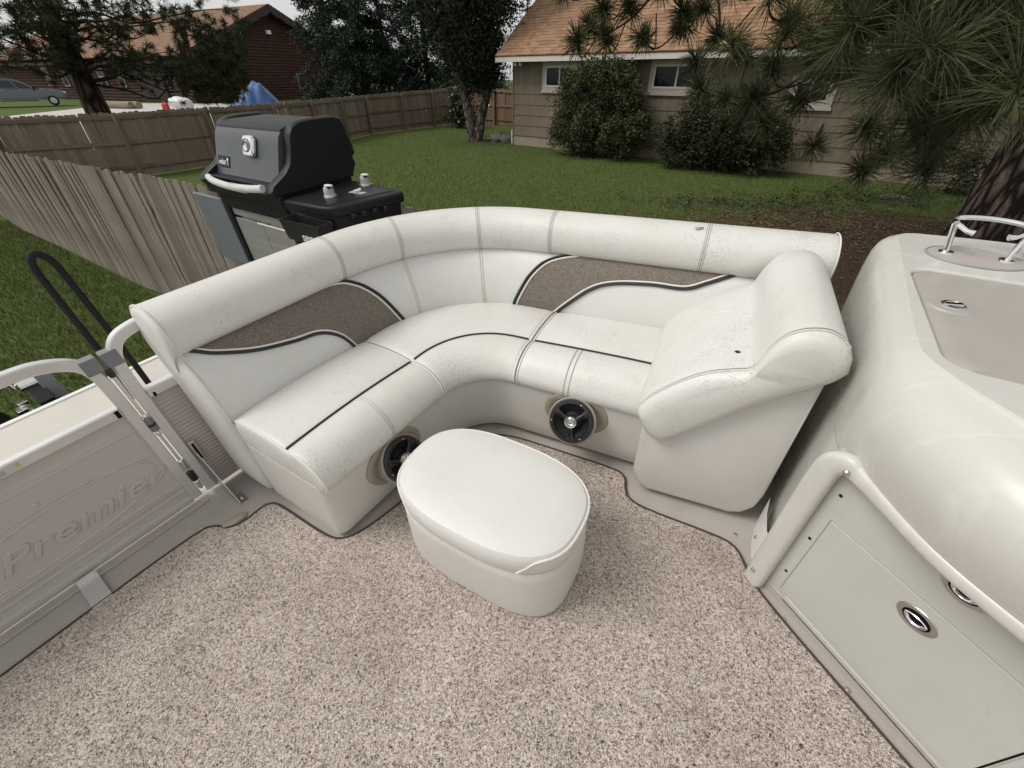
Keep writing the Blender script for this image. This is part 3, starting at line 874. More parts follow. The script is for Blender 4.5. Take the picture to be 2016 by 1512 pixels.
def seam(prof, s, off, mat='seam', r=.0013):
    t = MB(); t.tube([SP(s + off, d, z) for d, z in prof], r, 5); part('seam', t, M[mat], sofa)
top_edge = [(-.03, .788), (.0, .809), (.04, .8165), (.09, .812), (.125, .793), (.149, .765), (.157, .72), (.15, .688), (.138, .665)]
k0 = min(range(len(rp)), key=lambda i: abs(rp[i][0] - .115) + abs(rp[i][1] - .645))
arc_ = [rp[(k0 + i) % len(rp)] for i in range(0, 22)]
for s in (1.06, 1.317, 1.64, 1.94, 2.53):
    w = .0065
    for o_ in (-w, 0, w):
        t = MB(); t.tube([SP(s + o_, .055 + (d - .055) * 1.004, .69 + (z - .69) * 1.003) for d, z in arc_], .0011 if o_ else .0013, 5)
        part('seam', t, M['thread'] if o_ == 0 else M['stitch_line'], sofa)
for s in (1.317, 1.64):
    for o_ in (-.005, .005):
        t = MB(); t.tube([SP(s + o_, bl(q)[0] + .0008, bl(q)[1]) for q in [k / 12 for k in range(1, 13)]], .0013, 5); part('seam', t, M['seam'], sofa)

# tweed panels on the backrest
def patch(up, lo, name, label):
    sa, sb = lo[0][0] if lo[0][0] < up[0][0] else up[0][0], max(up[-1][0], lo[-1][0])
    g = []; bu = []; bd = []
    for k in range(61):
        s = sa + (sb - sa) * k / 60
        qu = interp(up, s)[0]; ql = interp(lo, s)[0]
        if ql < qu: ql = qu
        row = []
        for j in range(13):
            q = qu + (ql - qu) * j / 12; d, z = bl(q)
            row.append(SP(s, d + .0035, z + .002))
        g.append(row); bu.append((s, qu)); bd.append((s, ql))
    t = MB(); t.loft(g, False, False)
    pn = part(name, t, M['tweed'], sofa, label=label, recalc=False)
    return bu, bd
def pipes(curve, w=1):
    """black cord with a white cord outside it; w = side of the white cord"""
    P = catmull(curve, 6)
    def pts(off):
        out = []
        for i, p in enumerate(P):
            a, b = P[max(0, i - 1)], P[min(len(P) - 1, i + 1)]
            tx = b - a; sc = np.array([.62, .28]); n = np.array([-(tx[1] * sc[1]), tx[0] * sc[0]]); n /= (np.linalg.norm(n) + 1e-9)
            s, q = p[0] + n[0] * off / sc[0], p[1] + n[1] * off / sc[1]
            q = min(1.0, max(0.0, q)); d, z = bl(q); out.append(SP(s, d + .005, z + .003))
        return out
    t = MB(); t.tube(pts(0), .0062, 6); part('piping', t, M['piping_black'], sofa, label='black piping')
    t = MB(); t.tube(pts(.0095 * w), .0042, 6); part('piping', t, M['piping_white'], sofa, label='white piping')
upL = [(.05, 0), (.90, 0), (1.03, .03), (1.10, .20), (1.17, .52), (1.24, 1.0)]
loL = [(.05, .02), (.15, .20), (.33, .37), (.55, .48), (.73, .54), (.85, .70), (.93, 1.0), (1.24, 1.0)]
patch(upL, loL, 'tweed_panel', 'brown tweed panel on the left back')
pipes([(.05, .02), (.15, .20), (.33, .37), (.55, .48), (.73, .54), (.85, .70), (.93, 1.0)], -1)
pipes([(.93, .0), (1.03, .03), (1.10, .20), (1.17, .52), (1.24, 1.0)], 1)
upR = [(1.78, 1.0), (1.80, .8), (1.86, .45), (1.94, .17), (2.05, 0), (2.66, 0.0)]
loR = [(1.78, 1.0), (2.0, 1.0), (2.05, .8), (2.14, .53), (2.23, .40), (2.37, .34), (2.50, .33), (2.58, .2), (2.66, .03)]
patch(upR, loR, 'tweed_panel', 'brown tweed panel on the right back')
pipes([(1.78, 1.0), (1.80, .8), (1.86, .45), (1.94, .17), (2.06, .0)], 1)
pipes([(2.0, 1.0), (2.05, .8), (2.14, .53), (2.23, .40), (2.37, .34), (2.50, .33), (2.58, .2), (2.66, .03)], -1)

# seat cushions
sprof = smooth_ring([(.215, .405), (.27, .425), (.36, .434), (.46, .434), (.525, .427), (.545, .420), (.565, .427), (.63, .428), (.70, .405), (.745, .362), (.752, .325), (.735, .298), (.69, .288), (.5, .28), (.3, .28), (.22, .29)], 2)
sprof = [tuple(p) for p in sprof]
def fk(s, d):
    k = interp([(0, .74), (1, .74), (1.5, .82), (2, .90), (3, .90)], s)[0]
    return d if d < .56 else .56 + (d - .56) * k
def cushion(a, b, seams, ends):
    t = MB(); c0 = (.48, .345); rings = []
    n = max(10, int((b - a) / .03))
    S = [a + (b - a) * k / n for k in range(n + 1)]
    ca, cb = .022, .022
    L1 = .5 / (.6 if b < 1.5 else 1.0)
    prof_s = [(a, .60, .95), (a + .004, .80, .985), (a + .010, .92, .995), (a + .022, .985, 1.0)] + [(s, 1 + .0 * s, 1.0) for s in S if a + .03 < s < b - .03] + [(b - .022, .985, 1.0), (b - .010, .92, .995), (b - .004, .80, .985), (b, .60, .95)]
    for s, sz, sd in prof_s:
        k = min(1, max(0, (s - a) / (b - a))); crown = .012 * math.sin(math.pi * k)
        rings.append([SP(s, fk(s, c0[0] + (d - c0[0]) * sd), c0[1] + (z - c0[1]) * sz + (crown * max(0, (z - .36) / .07) if z > .36 else 0)) for d, z in sprof])
    t.loft(rings); o = part('seat_cushion', t, M['vinyl'], sofa, angle=60)
    # dark cord across the top
    def top(s, d):
        k = min(1, max(0, (s - a) / (b - a)))
        return SP(s, d, .424 + .010 * math.sin(math.pi * k))
    t = MB(); t.tube([top(a + (b - a) * (.02 + .96 * k / 30), .545) for k in range(31)], .0045, 6); part('piping', t, M['piping_black'], o, label='black piping')
    # welts round the ends
    i0 = min(range(len(sprof)), key=lambda i: abs(sprof[i][0] - .22) + abs(sprof[i][1] - .41))
    i1 = min(range(len(sprof)), key=lambda i: abs(sprof[i][0] - .735) + abs(sprof[i][1] - .295))
    idx = list(range(i0, i1 + 1)) if i1 > i0 else [(i0 + k) % len(sprof) for k in range((i1 - i0) % len(sprof) + 1)]
    for e, sg in ends:
        t = MB(); t.tube([SP(e, fk(e, sprof[i][0]), c0[1] + (sprof[i][1] - c0[1]) * .95) for i in idx], .0042, 6); part('piping', t, M['piping_white'], o, label='white welt')
    for s in seams:
        j0 = min(range(len(sprof)), key=lambda i: abs(sprof[i][0] - .56) + abs(sprof[i][1] - .425))
        for o_ in (-.009, .009):
            t = MB(); t.tube([SP(s + o_, fk(s, sprof[i][0]) + .001, sprof[i][1] + .0105 * max(0, (sprof[i][1] - .36) / .07) + .0006) for i in idx if sprof[i][0] > .555], .0014, 5); part('seam', t, M['seam'], o)
    return o
cushion(.0, .998, [.52], [(.012, 1), (.986, -1)])
cushion(1.001, 1.998, [], [(1.008, 1), (1.991, -1)])
cushion(2.001, 2.80, [2.2], [(2.009, 1)])
# the upholstered plinth
pp = [(.245, .30), (.712, .30), (.711, .24), (.708, .18), (.704, .10), (.70, .035), (.69, .022), (.245, .022)]
def pk_(s): return interp([(0, .905), (.012, .925), (.035, .938), (.07, .943), (1, .943), (1.5, .97), (2, 1.0), (3, 1.0)], s)[0]
t = MB(); rings = [[SP(s, d * pk_(s) if d > .3 else d, z) for d, z in pp] for s in [0, .008, .02, .04, .07] + srange(.1, 2.8)]
t.loft(rings); part('seat_base', t, M['vinyl_base'], sofa, angle=50)
# shadow-gap runner under the plinth
t = MB(); pk = [(.28, .0), (.620, .0), (.620, .024), (.28, .024)]; t.loft([ring_at(pk, s) for s in srange(.02, 2.78)]); part('toe_kick', t, M['carpet'], sofa)

# speakers in tilted cups
def speaker(pos, face, name, tilt=30, out=.056):
    pos = np.array(pos, float); fh = np.array([face[0], face[1], 0.]); fh /= np.linalg.norm(fh)
    side = np.array([-fh[1], fh[0], 0.]); up = np.array([0, 0, 1.])
    tl = R_(tilt); ax = fh * math.cos(tl) + up * math.sin(tl); ay = np.cross(ax, side); ay = ay if ay[2] > 0 else -ay
    t = MB()                                                           # oval flange on the plinth
    rr = []
    for (k, h) in ((1.0, -.004), (1.0, .012), (.95, .017), (.82, .018), (.74, .012)):
        rr.append([pos + side * .134 * k * math.cos(a) + up * (.108 * k * math.sin(a)) + fh * (h - .008 + .003 * math.sin(a)) for a in [2 * math.pi * j / 32 for j in range(32)]])
    t.loft(rr)
    c = pos + fh * out + up * .010
    cp_ = part('speaker_cup', t, M['speaker_cup'], sofa)
    t = MB()                                                           # tilted cup body
    rr = []
    for h, r in ((-.12, .088), (.0, .094), (.010, .096), (.014, .092), (.012, .087), (.004, .085)):
        rr.append([c + ax * h + side * r * math.cos(a) + ay * r * math.sin(a) for a in [2 * math.pi * j / 32 for j in range(32)]])
    t.loft(rr, True, False); part('cup_body', t, M['speaker_cup'], cp_)
    for a in (.9, 2.3, 3.9, 5.4):
        t = MB(); q = pos + side * .121 * math.cos(a) + up * .096 * math.sin(a) - fh * .004; t.lathe([(.005, 0), (.005, .004), (.002, .006)], q, fh, 8); part('screw', t, M['screw'], cp_)
    s = MB(); s.lathe([(.087, .012), (.087, .019), (.082, .026), (.072, .026), (.067, .020), (.066, .014)], c, ax, 40, False)
    sp = part(name, s, M['speaker_black'], sofa)
    s = MB(); s.lathe([(.068, .014), (.055, .006), (.036, -.004), (.028, .0), (.0, .004)], c, ax, 32, False); part('cone', s, M['speaker_cone'], sp, recalc=False)
    for k in range(3):
        a = math.pi / 2 * 3 + k * 2 * math.pi / 3 + .12
        d = side * math.cos(a) + ay * math.sin(a); n = np.cross(ax, d)
        s = MB()
        rr = [[c + ax * (.022 + h) + d * r_ + n * w_ for (w_, h) in ((-w, -.006), (-w, .002), (-w * .4, .006), (w * .4, .006), (w, .002), (w, -.006))] for r_, w in ((.022, .008), (.045, .0085), (.060, .012), (.072, .020), (.078, .023))]
        s.loft(rr); part('grille_spoke', s, M['speaker_black'], sp)
        s = MB(); s.loft([[c + ax * .0295 + d * r_ + n * w_ for w_ in (-.0022, .0022)] for r_ in (.036, .060)], False, False); part('spoke_slot', s, M['hole'], sp)
        s = MB(); dd = side * math.cos(a + .55) + ay * math.sin(a + .55); s.lathe([(.0028, .024), (.0028, .028), (.001, .029)], c + dd * .077, ax, 8); part('screw', s, M['screw'], sp)
    s = MB(); s.lathe([(.027, .010), (.027, .027), (.024, .032), (.020, .031), (.018, .027), (.0, .027)], c, ax, 28); bd = part('badge_ring', s, M['steel'], sp)
    s = MB(); s.tube([c + ax * .0285 + side * .010 * math.sin(2 * a) * 1.0 + ay * .013 * math.cos(a) for a in [math.pi * 2 * j / 24 for j in range(24)]], .0024, 5, True); part('emblem', s, M['chrome'], bd)
speaker((-1.018, .618, .200), (1, 0), 'speaker', 24, .045)
pb = SP(2.24, .712, .205)
speaker((pb[0], pb[1], .228), (.196, -.981), 'speaker')

# --- raised lounge back / arm at the right end
A0 = np.array([-.25, 1.09]); AT = np.array([.9806, .196]); AN = np.array([-.175, .985]); AN /= np.linalg.norm(AN)
def AP(tt, n_, z):
    p = A0 + AT * tt + AN * n_; return np.array([p[0], p[1], z])
arm_top = [(-.025, .442), (.012, .502), (.083, .578), (.151, .628), (.219, .655), (.250, .666), (.265, .693), (.278, .743), (.301, .786), (.326, .806), (.353, .816), (.385, .819), (.418, .806), (.445, .782), (.462, .750)]
arm_bot = [(.468, .715), (.45, .682), (.426, .660), (.288, .546), (.18, .43), (.086, .330), (.060, .318), (.035, .326), (.002, .362), (-.022, .42)]
aprof = [tuple(p) for p in catmull([np.array(p) for p in arm_top], 3)] + [tuple(p) for p in smooth_ring(arm_bot, 2, False)]
ac = (.22, .60)
def aring(n_, k, dz=0):
    out = []
    for a, z in aprof:
        # shrink towards the middle line of the cushion
        mid = np.interp(a, [-.03, .05, .15, .25, .35, .47], [.40, .42, .52, .61, .70, .74])
        out.append(AP(.22 + (a - .22) * (1 - (1 - k) * .25), n_, mid + (z - mid) * k + dz))
    return out
t = MB()
rings = [aring(-.030, .55), aring(-.024, .78), aring(-.012, .93), aring(.004, 1.0)] + [aring(.004 + .55 * k / 10, 1.0) for k in range(1, 10)] + [aring(.560, .98), aring(.585, .90), aring(.603, .75), aring(.608, .5)]
t.loft(rings); part('arm_cushion', t, M['vinyl'], sofa, angle=60)
t = MB(); t.tube(catmull([AP(a, .002, z + .001) for a, z in arm_top[:-1]], 4), .0026, 6); part('piping', t, M['vinyl'], sofa)
t = MB(); t.tube(catmull([AP(a + .001, .0105, z + .0018) for a, z in arm_top[:-1]], 4), .0012, 5); part('seam', t, M['thread'], sofa)
for n0, a0, a1 in ((.115, .02, .235), (.42, .05, .245)):                 # stitched tucks
    pts = []
    for k in range(13):
        a = a0 + (a1 - a0) * k / 12; z = interp(arm_top, a)[0]
        pts.append(AP(a, n0 + .045 * math.sin(math.pi * .5 * k / 12) * (1 if n0 < .2 else -1) - (.03 if k > 10 else 0), z + .0008))
    t = MB(); t.tube(pts, .0014, 5); part('seam', t, M['piping_white'], sofa)
for a, n_ in ((.222, .10), (.218, .105)):
    t = MB(); z = interp(arm_top, a)[0]; t.lathe([(.007, 0), (.006, .001), (.0, .0015)], AP(a, n_, z), (-.3, 0, 1), 8); part('burn_mark', t, M['piping_black'], sofa)
p = SP(2.49, .10, .8125)
t = MB(); t.obox(p + np.array([0, 0, .001]), (.009, .004, 0), (-.002, .0045, -.0008), (0, 0, .001)); t.obox(p + np.array([.010, .008, .001]), (.008, .006, 0), (-.002, .003, 0), (0, 0, .001)); part('tear', t, M['thread'], sofa, smooth=False)
# arm plinth
bp = [(.0, .48), (.0, .12), (.018, .055), (.055, .026), (.36, .026), (.40, .045), (.43, .09), (.440, .16), (.442, .69), (.38, .66), (.26, .56), (.12, .42)]
bp = [tuple(p) for p in bp]
t = MB()
def bring(n_, k): return [AP(.22 + (a - .22) * k, n_, .33 + (z - .33) * k) for a, z in bp]
t.loft([bring(.010, .93), bring(.014, .975), bring(.028, 1.0), bring(.20, 1), bring(.40, 1), bring(.58, 1)])
part('arm_base', t, M['vinyl_base'], sofa, angle=50)
t = MB(); t.loft([[AP(a, n_, z) for a, z in ((.05, 0), (.40, 0), (.40, .028), (.05, .028))] for n_ in (.05, .5)]); part('toe_kick', t, M['carpet'], sofa)
# care tag poking out beside the arm
t = MB(); q = SP(2.515, .53, .437); t.loft([[q + np.array([.030 * math.cos(a) * .6, .016 * k, .012 * math.sin(a) + .008]) for a in (0, .8, 1.6, 2.4, 3.1)] for k in (-1, 1)], False, False)
part('care_tag', t, M['sticker_white'], sofa)

# ================================================================ OTTOMAN
oc = np.array([-.550, .616]); od = np.array([.9975, .07]); on = np.array([-.07, .9975])
def oval(hl, hw, z, n=56, front=0.0, ex=2.7):
    out = []
    for k in range(n):
        a = 2 * math.pi * k / n
        c, s = math.cos(a), math.sin(a); e = 2 / ex
        x = hl * math.copysign(abs(c) ** e, c); y = hw * math.copysign(abs(s) ** e, s)
        if y < 0: y -= front * max(0, 1 - (abs(x) / hl) ** 4)
        p = oc + od * x + on * y; out.append(np.array([p[0], p[1], z]))
    return out
ott = thing('ottoman', 'white vinyl oval ottoman standing on the carpet in front of the sofa', 'ottoman', (oc[0], oc[1], .010), boat=True)
t = MB(); t.loft([oval(.284, .174, .011, ex=3.4), oval(.295, .186, .022, ex=3.4), oval(.299, .190, .06, ex=3.3), oval(.301, .191, .15, ex=3.1), oval(.302, .192, .225, ex=2.9), oval(.302, .192, .250, ex=2.8), oval(.298, .188, .262), oval(.27, .16, .264)])
part('ottoman_base', t, M['vinyl_base'], ott)
t = MB(); t.loft([oval(.280, .172, .262), oval(.298, .190, .268), oval(.303, .196, .285), oval(.304, .197, .315), oval(.302, .195, .340), oval(.295, .187, .352), oval(.27, .158, .362), oval(.20, .11, .367), oval(.10, .05, .369)])
cu = part('ottoman_cushion', t, M['vinyl_clean'], ott)
# welt: round the ends and back on the top edge, diving to the seam at the front
n = 56; ring = oval(.303, .196, .342, n)
pts = []
for k in range(-20, 49):
    a = 2 * math.pi * k / n
    p = ring[k % n].copy(); fx = (p[:2] - oc) @ od / .31; fy = (p[:2] - oc) @ on
    if fy < 0:
        w = max(0, (abs(fx) < .80) * (.80 - abs(fx)) / .22); w = min(1, w); w = w * w * (3 - 2 * w)
        p[2] -= .066 * w
    if fy < 0 and abs(fx) < .56: continue
    pts.append(p)
left = [p for p in pts]
# order: start right-front, go round the back, end left-front
ang = [math.atan2((p[:2] - oc) @ on, (p[:2] - oc) @ od) for p in left]
ang = [a if a > -math.pi / 2 else a + 2 * math.pi for a in ang]
left = [p for _, p in sorted(zip(ang, left), key=lambda q: q[0])]
t = MB(); t.tube(left, .0040, 6); part('piping', t, M['piping_white'], cu)
t = MB(); t.tube([p + np.array([0, 0, .0]) + .0045 * np.append((oc - p[:2]) / np.linalg.norm(oc - p[:2]), .4) for p in left], .0012, 5); part('seam', t, M['seam'], cu)

# ================================================================ CONSOLE
con = thing('helm_console', 'glossy off-white fibreglass console with recessed lid and access panel', 'console', (.6, 1.3, 0), boat=True)
K0 = np.array([.25, .985]); KD = np.array([.831, -.556]); KN = np.array([-.556, -.831])      # panel line and its outward normal
def KP(tt, off, z):
    p = K0 + KD * tt + KN * off; return np.array([p[0], p[1], z])
def bulge(tt): return interp([(-.02, 0), (.03, .006), (.09, .024), (.16, .047), (.22, .064), (.28, .073), (.36, .077), (.6, .07), (1.3, .05)], tt)[0]
# plan outline of the hood at lip height
plan = []
for k in range(9): plan.append(np.array([.205 + .020 * (k / 8), 1.86 - .66 * k / 8]))              # left flank, back to front
plan += [np.array([.229, 1.12]), np.array([.238, 1.045])]
for k in range(1, 25):
    tt = .01 + 1.3 * k / 24; p = KP(tt, bulge(tt) + .004, 0); plan.append(p[:2])
plan += [np.array([1.9, .2]), np.array([1.9, 1.98]), np.array([1.3, 1.985]), np.array([.8, 1.98]), np.array([.5, 1.97]), np.array([.34, 1.955]), np.array([.25, 1.93])]
plan = [np.array(p) for p in smooth_ring(plan, 1)]
def offset(poly, d):
    out = []; n = len(poly)
    for i in range(n):
        a, b, c = poly[i - 1], poly[i], poly[(i + 1) % n]
        t1 = (b - a) / (np.linalg.norm(b - a) + 1e-9); t2 = (c - b) / (np.linalg.norm(c - b) + 1e-9)
        tt = t1 + t2; tt /= (np.linalg.norm(tt) + 1e-9)
        out.append(b + np.array([tt[1], -tt[0]]) * d)
    return out
area = sum(plan[i - 1][0] * plan[i][1] - plan[i][0] * plan[i - 1][1] for i in range(len(plan)))
sg = 1 if area > 0 else -1
cen = np.array([.75, 1.30])
def kring(d, z, blend=0.0):
    q = offset(plan, sg) if d else plan
    out = []
    for a, p in zip(plan, q):
        k = np.interp(a[0], [.20, .235, .30, .42], [.40, .46, .75, 1.0]) if a[1] < 1.6 else np.interp(a[0], [.20, .30], [.40, .6])
        if d > 0 and a[0] < .245: k = .10
        out.append(np.array([*(a + (p - a) * d * k), z]))                # the cowl swells most along the front
    return out
hood = [(.0, .585, 0), (.006, .60, 0), (.020, .64, 0), (.035, .69, 0), (.040, .735, 0), (.034, .775, 0), (.016, .808, 0), (-.014, .835, 0), (-.05, .852, 0), (-.085, .860, 0)]
t = MB(); rings = [kring(d, z) for d, z, b in hood]
base_top = kring(-.085, .860)
for b, z in ((.006, .8635), (.012, .866), (.020, .868)):
    rings.append([np.array([p[0] + (cen[0] - p[0]) * b, p[1] + (cen[1] - p[1]) * b, z]) for p in base_top])
t.loft(rings, True, False)
# lid recess: rounded rectangle sunk in the top
def rrect(x0, x1, y0, y1, r, n=8):
    out = []
    for cx, cy, a0 in ((x1 - r, y1 - r, 0), (x0 + r, y1 - r, 90), (x0 + r, y0 + r, 180), (x1 - r, y0 + r, 270)):
        out += [np.array([cx + r * math.cos(R_(a0 + 90 * k / n)), cy + r * math.sin(R_(a0 + 90 * k / n))]) for k in range(n + 1)]
    return out
# console top: a flat ring between the hood and the lid recess is filled by bmesh
def fill_between(outer, inner):
    bm = bmesh.new()
    vo = [bm.verts.new(p) for p in outer]; vi = [bm.verts.new(p) for p in inner]
    es = [bm.edges.new((vo[i], vo[(i + 1) % len(vo)])) for i in range(len(vo))] + [bm.edges.new((vi[i], vi[(i + 1) % len(vi)])) for i in range(len(vi))]
    bmesh.ops.triangle_fill(bm, use_beauty=True, edges=es)
    bm.verts.index_update()
    v = [tuple(q.co) for q in bm.verts]; f = [tuple(x.index for x in q.verts) for q in bm.faces]
    bm.free(); return v, f
skew = lambda p: np.array([p[0] - .02 * (p[1] - 1.3) * 0 + .0, p[1]])
# lid outline (slightly wider towards the front)
lid = [np.array([p[0], p[1]]) for p in rrect(.268, 1.25, 1.035, 1.575, .055)]
lid = [np.array([p[0] + (.048 * (1.575 - p[1]) / .54 if p[0] < .5 else 0), p[1]]) for p in lid]
inner = [np.array([p[0], p[1], .868]) for p in lid]
v_, f_ = fill_between(rings[-1], inner); t.add(v_, f_)
lc = np.array([.76, 1.30])
def lidr(k, z): return [np.array([lc[0] + (p[0] - lc[0]) * k, lc[1] + (p[1] - lc[1]) * k, z]) for p in lid]
t.loft([inner, lidr(.992, .866), lidr(.985, .858), lidr(.982, .835)], True, False)
body = part('hood', t, M['fibreglass'], con, angle=50)
t = MB(); t.loft([lidr(.978, .832), lidr(.978, .8595), lidr(.970, .8640), lidr(.90, .8650), lidr(.5, .8655)]); lo = part('lid', t, M['lid_plastic'], con, angle=50)
def ell(c, rx, ry, z, n=40, rot=0.0):
    out = []
    for k in range(n):
        a = 2 * math.pi * k / n; x, y = rx * math.cos(a), ry * math.sin(a)
        out.append(np.array([c[0] + x * math.cos(rot) - y * math.sin(rot), c[1] + x * math.sin(rot) + y * math.cos(rot), z]))
    return out
# flush latch in the lid
lt = (.352, 1.345)
t = MB(); t.loft([ell(lt, .048, .042, .864), ell(lt, .045, .039, .8675), ell(lt, .036, .030, .8685)]); la = part('latch_plate', t, M['lid_plastic'], lo)
t = MB(); t.loft([ell(lt, .024, .020, .867), ell(lt, .024, .020, .8715), ell(lt, .017, .014, .8720), ell(lt, .016, .013, .8705)]); part('latch_ring', t, M['chrome'], la)
t = MB(); t.obox((lt[0], lt[1], .8725), (.018, .006, 0), (-.002, .006, 0), (0, 0, .0018)); part('latch_pull', t, M['chrome'], la, bevel=.001)
# oval carpet pad with the cup rail
oc_ = (.428, 1.715)
t = MB(); t.loft([ell(oc_, .112, .080, .8665), ell(oc_, .112, .080, .8705), ell(oc_, .106, .075, .8715)]); pad = part('oval_pad', t, M['deck_vinyl'], con)
t = MB(); t.tube(ell(oc_, .112, .080, .8705), .0028, 6, True); part('pad_rim', t, M['grey_paint'], pad)
cr = part('cup_rail', MB().tube([np.array([.428 + .085 * math.cos(a), 1.745 + .060 * math.sin(a), .955]) for a in [math.pi * 1.12 - (math.pi * 1.24) * k / 24 for k in range(25)]], .0068, 10), M['chrome'], con)
for (x, y, sx) in ((.362, 1.722, -1), (.494, 1.722, 1)):
    e = np.array([.428 + sx * .080, 1.738, .952])
    t = MB(); t.tube([np.array([x, y, .870]), np.array([x, y, .872]) * .5 + e * .5, e], .0075, 10); part('rail_post', t, M['chrome'], cr)
    t = MB(); t.tube([e, e + np.array([-sx * .030, -.030, -.012]), e + np.array([-sx * .045, -.034, -.014])], [.0065, .0065, .0085], 10); part('rail_hook', t, M['chrome'], cr)
    t = MB(); t.lathe([(.019, 0), (.018, .004), (.010, .006)], (x, y, .8713), (0, 0, 1), 16); part('post_foot', t, M['chrome'], cr)
t = MB(); t.lathe([(.030, 0), (.030, .012), (.024, .016), (.020, .010), (.0, .010)], (.575, 1.80, .868), (0, 0, 1), 24); gz = part('gauge', t, M['black_plastic'], con)
t = MB(); t.lathe([(.023, 0), (.022, .006), (.0, .009)], (.575, 1.80, .879), (0, 0, 1), 24); part('gauge_lens', t, M['white_trim'], gz)

# lower body: left flank wall, moulded frame, inset access panel
wall = [np.array([.205, 1.90]), np.array([.214, 1.20]), np.array([.220, 1.085]), np.array([.235, 1.02]), K0 + KN * .0 + KD * .0]
i0_ = max(range(len(plan)), key=lambda i: -plan[i][0] * 10 + plan[i][1]); n_ = len(plan)
step_ = 1 if plan[(i0_ + 1) % n_][1] < plan[i0_ - 1][1] else -1
wall = [plan[(i0_ + step_ * k) % n_] for k in range(60)]
cut_ = next(i for i, p in enumerate(wall) if p[1] < 1.0)
wall = [np.array([.26, 1.95])] + wall[:cut_] + [K0]
t = MB(); t.loft([[np.array([p[0], p[1], z]) for p in wall] for z in (.0, .25, .5, .584)], False, False)
part('flank', t, M['fibreglass'], con, angle=60, recalc=False)
jl = [KP(-.012, .020, .006), KP(-.012, .020, .20), KP(-.012, .020, .42), KP(-.010, .020, .54), KP(-.002, .020, .590), KP(.022, .020, .612)]
for k in range(1, 26):
    tt = .022 + 1.2 * (k / 25) ** 1.2; jl.append(KP(tt, max(.018, bulge(tt) + .006), .608))
jc = catmull(jl, 4); rr = []; KN3 = np.append(KN, 0.)
for i, p in enumerate(jc):                                           # broad flat moulding: wide in the panel plane, shallow outwards
    T_ = jc[min(len(jc) - 1, i + 1)] - jc[max(0, i - 1)]; T_ /= np.linalg.norm(T_)
    o1 = KN3 - T_ * (KN3 @ T_); o1 /= np.linalg.norm(o1); o2 = np.cross(T_, o1)
    f_ = min(1, max(0, (i - 16) / 20)); a1, a2 = .020 - .003 * f_, .030 - .012 * f_
    rr.append([p + o1 * a1 * math.copysign(abs(math.cos(x)) ** .7, math.cos(x)) + o2 * a2 * math.copysign(abs(math.sin(x)) ** .7, math.sin(x)) for x in [2 * math.pi * j / 20 for j in range(20)]])
t = MB(); t.loft(rr); part('frame_lip', t, M['fibreglass'], con)
t = MB(); t.loft([[KP(tt, o_, .607) for tt in [-.01 + 1.25 * k / 40 for k in range(41)]] if o_ == 0 else [KP(tt, bulge(tt) + .010, .607) for tt in [-.01 + 1.25 * k / 40 for k in range(41)]] for o_ in (0, 1)], False, False); part('frame_soffit', t, M['fibreglass'], con)
t = MB(); t.obox(KP(.60, -.02, .305), np.append(KD, 0) * .62, np.append(KN, 0) * .02, (0, 0, .302)); pnl = part('access_panel', t, M['panel_paint'], con, smooth=False)
# door leaf, 3 mm proud, with gap lines
def pbox(t0, t1, z0, z1, o0, o1): 
    b = MB(); b.obox(KP((t0 + t1) / 2, (o0 + o1) / 2, (z0 + z1) / 2), np.append(KD, 0) * (t1 - t0) / 2, np.append(KN, 0) * (o1 - o0) / 2, (0, 0, (z1 - z0) / 2)); return b
dr = part('panel_door', pbox(.056, .520, .062, .420, .0005, .0035), M['panel_paint'], con, smooth=False, bevel=.0012)
part('door_gap', pbox(.0535, .0560, .058, .422, .0003, .0015), M['thread'], dr, smooth=False)
part('door_gap', pbox(.520, .5235, .058, .422, .0003, .0015), M['dark_gap'], dr, smooth=False)
part('door_gap', pbox(.0535, .520, .420, .4225, .0003, .0015), M['seam'], dr, smooth=False)
part('panel_door', pbox(.527, .95, .062, .300, .0005, .0035), M['panel_paint'], con, smooth=False, bevel=.0012)
part('upper_leaf', pbox(.060, .95, .447, .60, .0004, .0022), M['panel_paint'], con, smooth=False)
part('hinge_strip', pbox(.075, 1.1, .034, .0395, .001, .0085), M['steel'], con, smooth=False)
part('base_skirt', pbox(-.01, 1.2, .0, .032, .0, .003), M['corrugated_panel'], con, smooth=False)
for z in (.138, .315, .505):
    part('screw_hole', MB().lathe([(.0045, 0), (.0045, .0012)], KP(.040, .0005, z), np.append(KN, 0), 10), M['hole'], con)
part('screw_hole', MB().lathe([(.0035, 0), (.0035, .0012)], KP(.085, .0005, .552), np.append(KN, 0), 10), M['hole'], con)
for q, ax in ((KP(.035, .042, .608), np.append(KN, .2)), (KP(-.018, .044, .075), np.append(KN, .0)), (np.array([.200, 1.10, .055]), (-1, -.3, 0))):
    part('screw', MB().lathe([(.0065, -.004), (.0065, .003), (.003, .0055)], q, ax, 12), M['screw'], con)
t = MB(); t.loft([[np.array([x, y, z]) for x, y in ((.196, 1.20), (.198, 1.12), (.208, 1.06), (.218, 1.03))] for z in (.0, .03, .06, .10, .16)], False, False)
part('foot_plate', t, M['white_trim'], con, recalc=False)
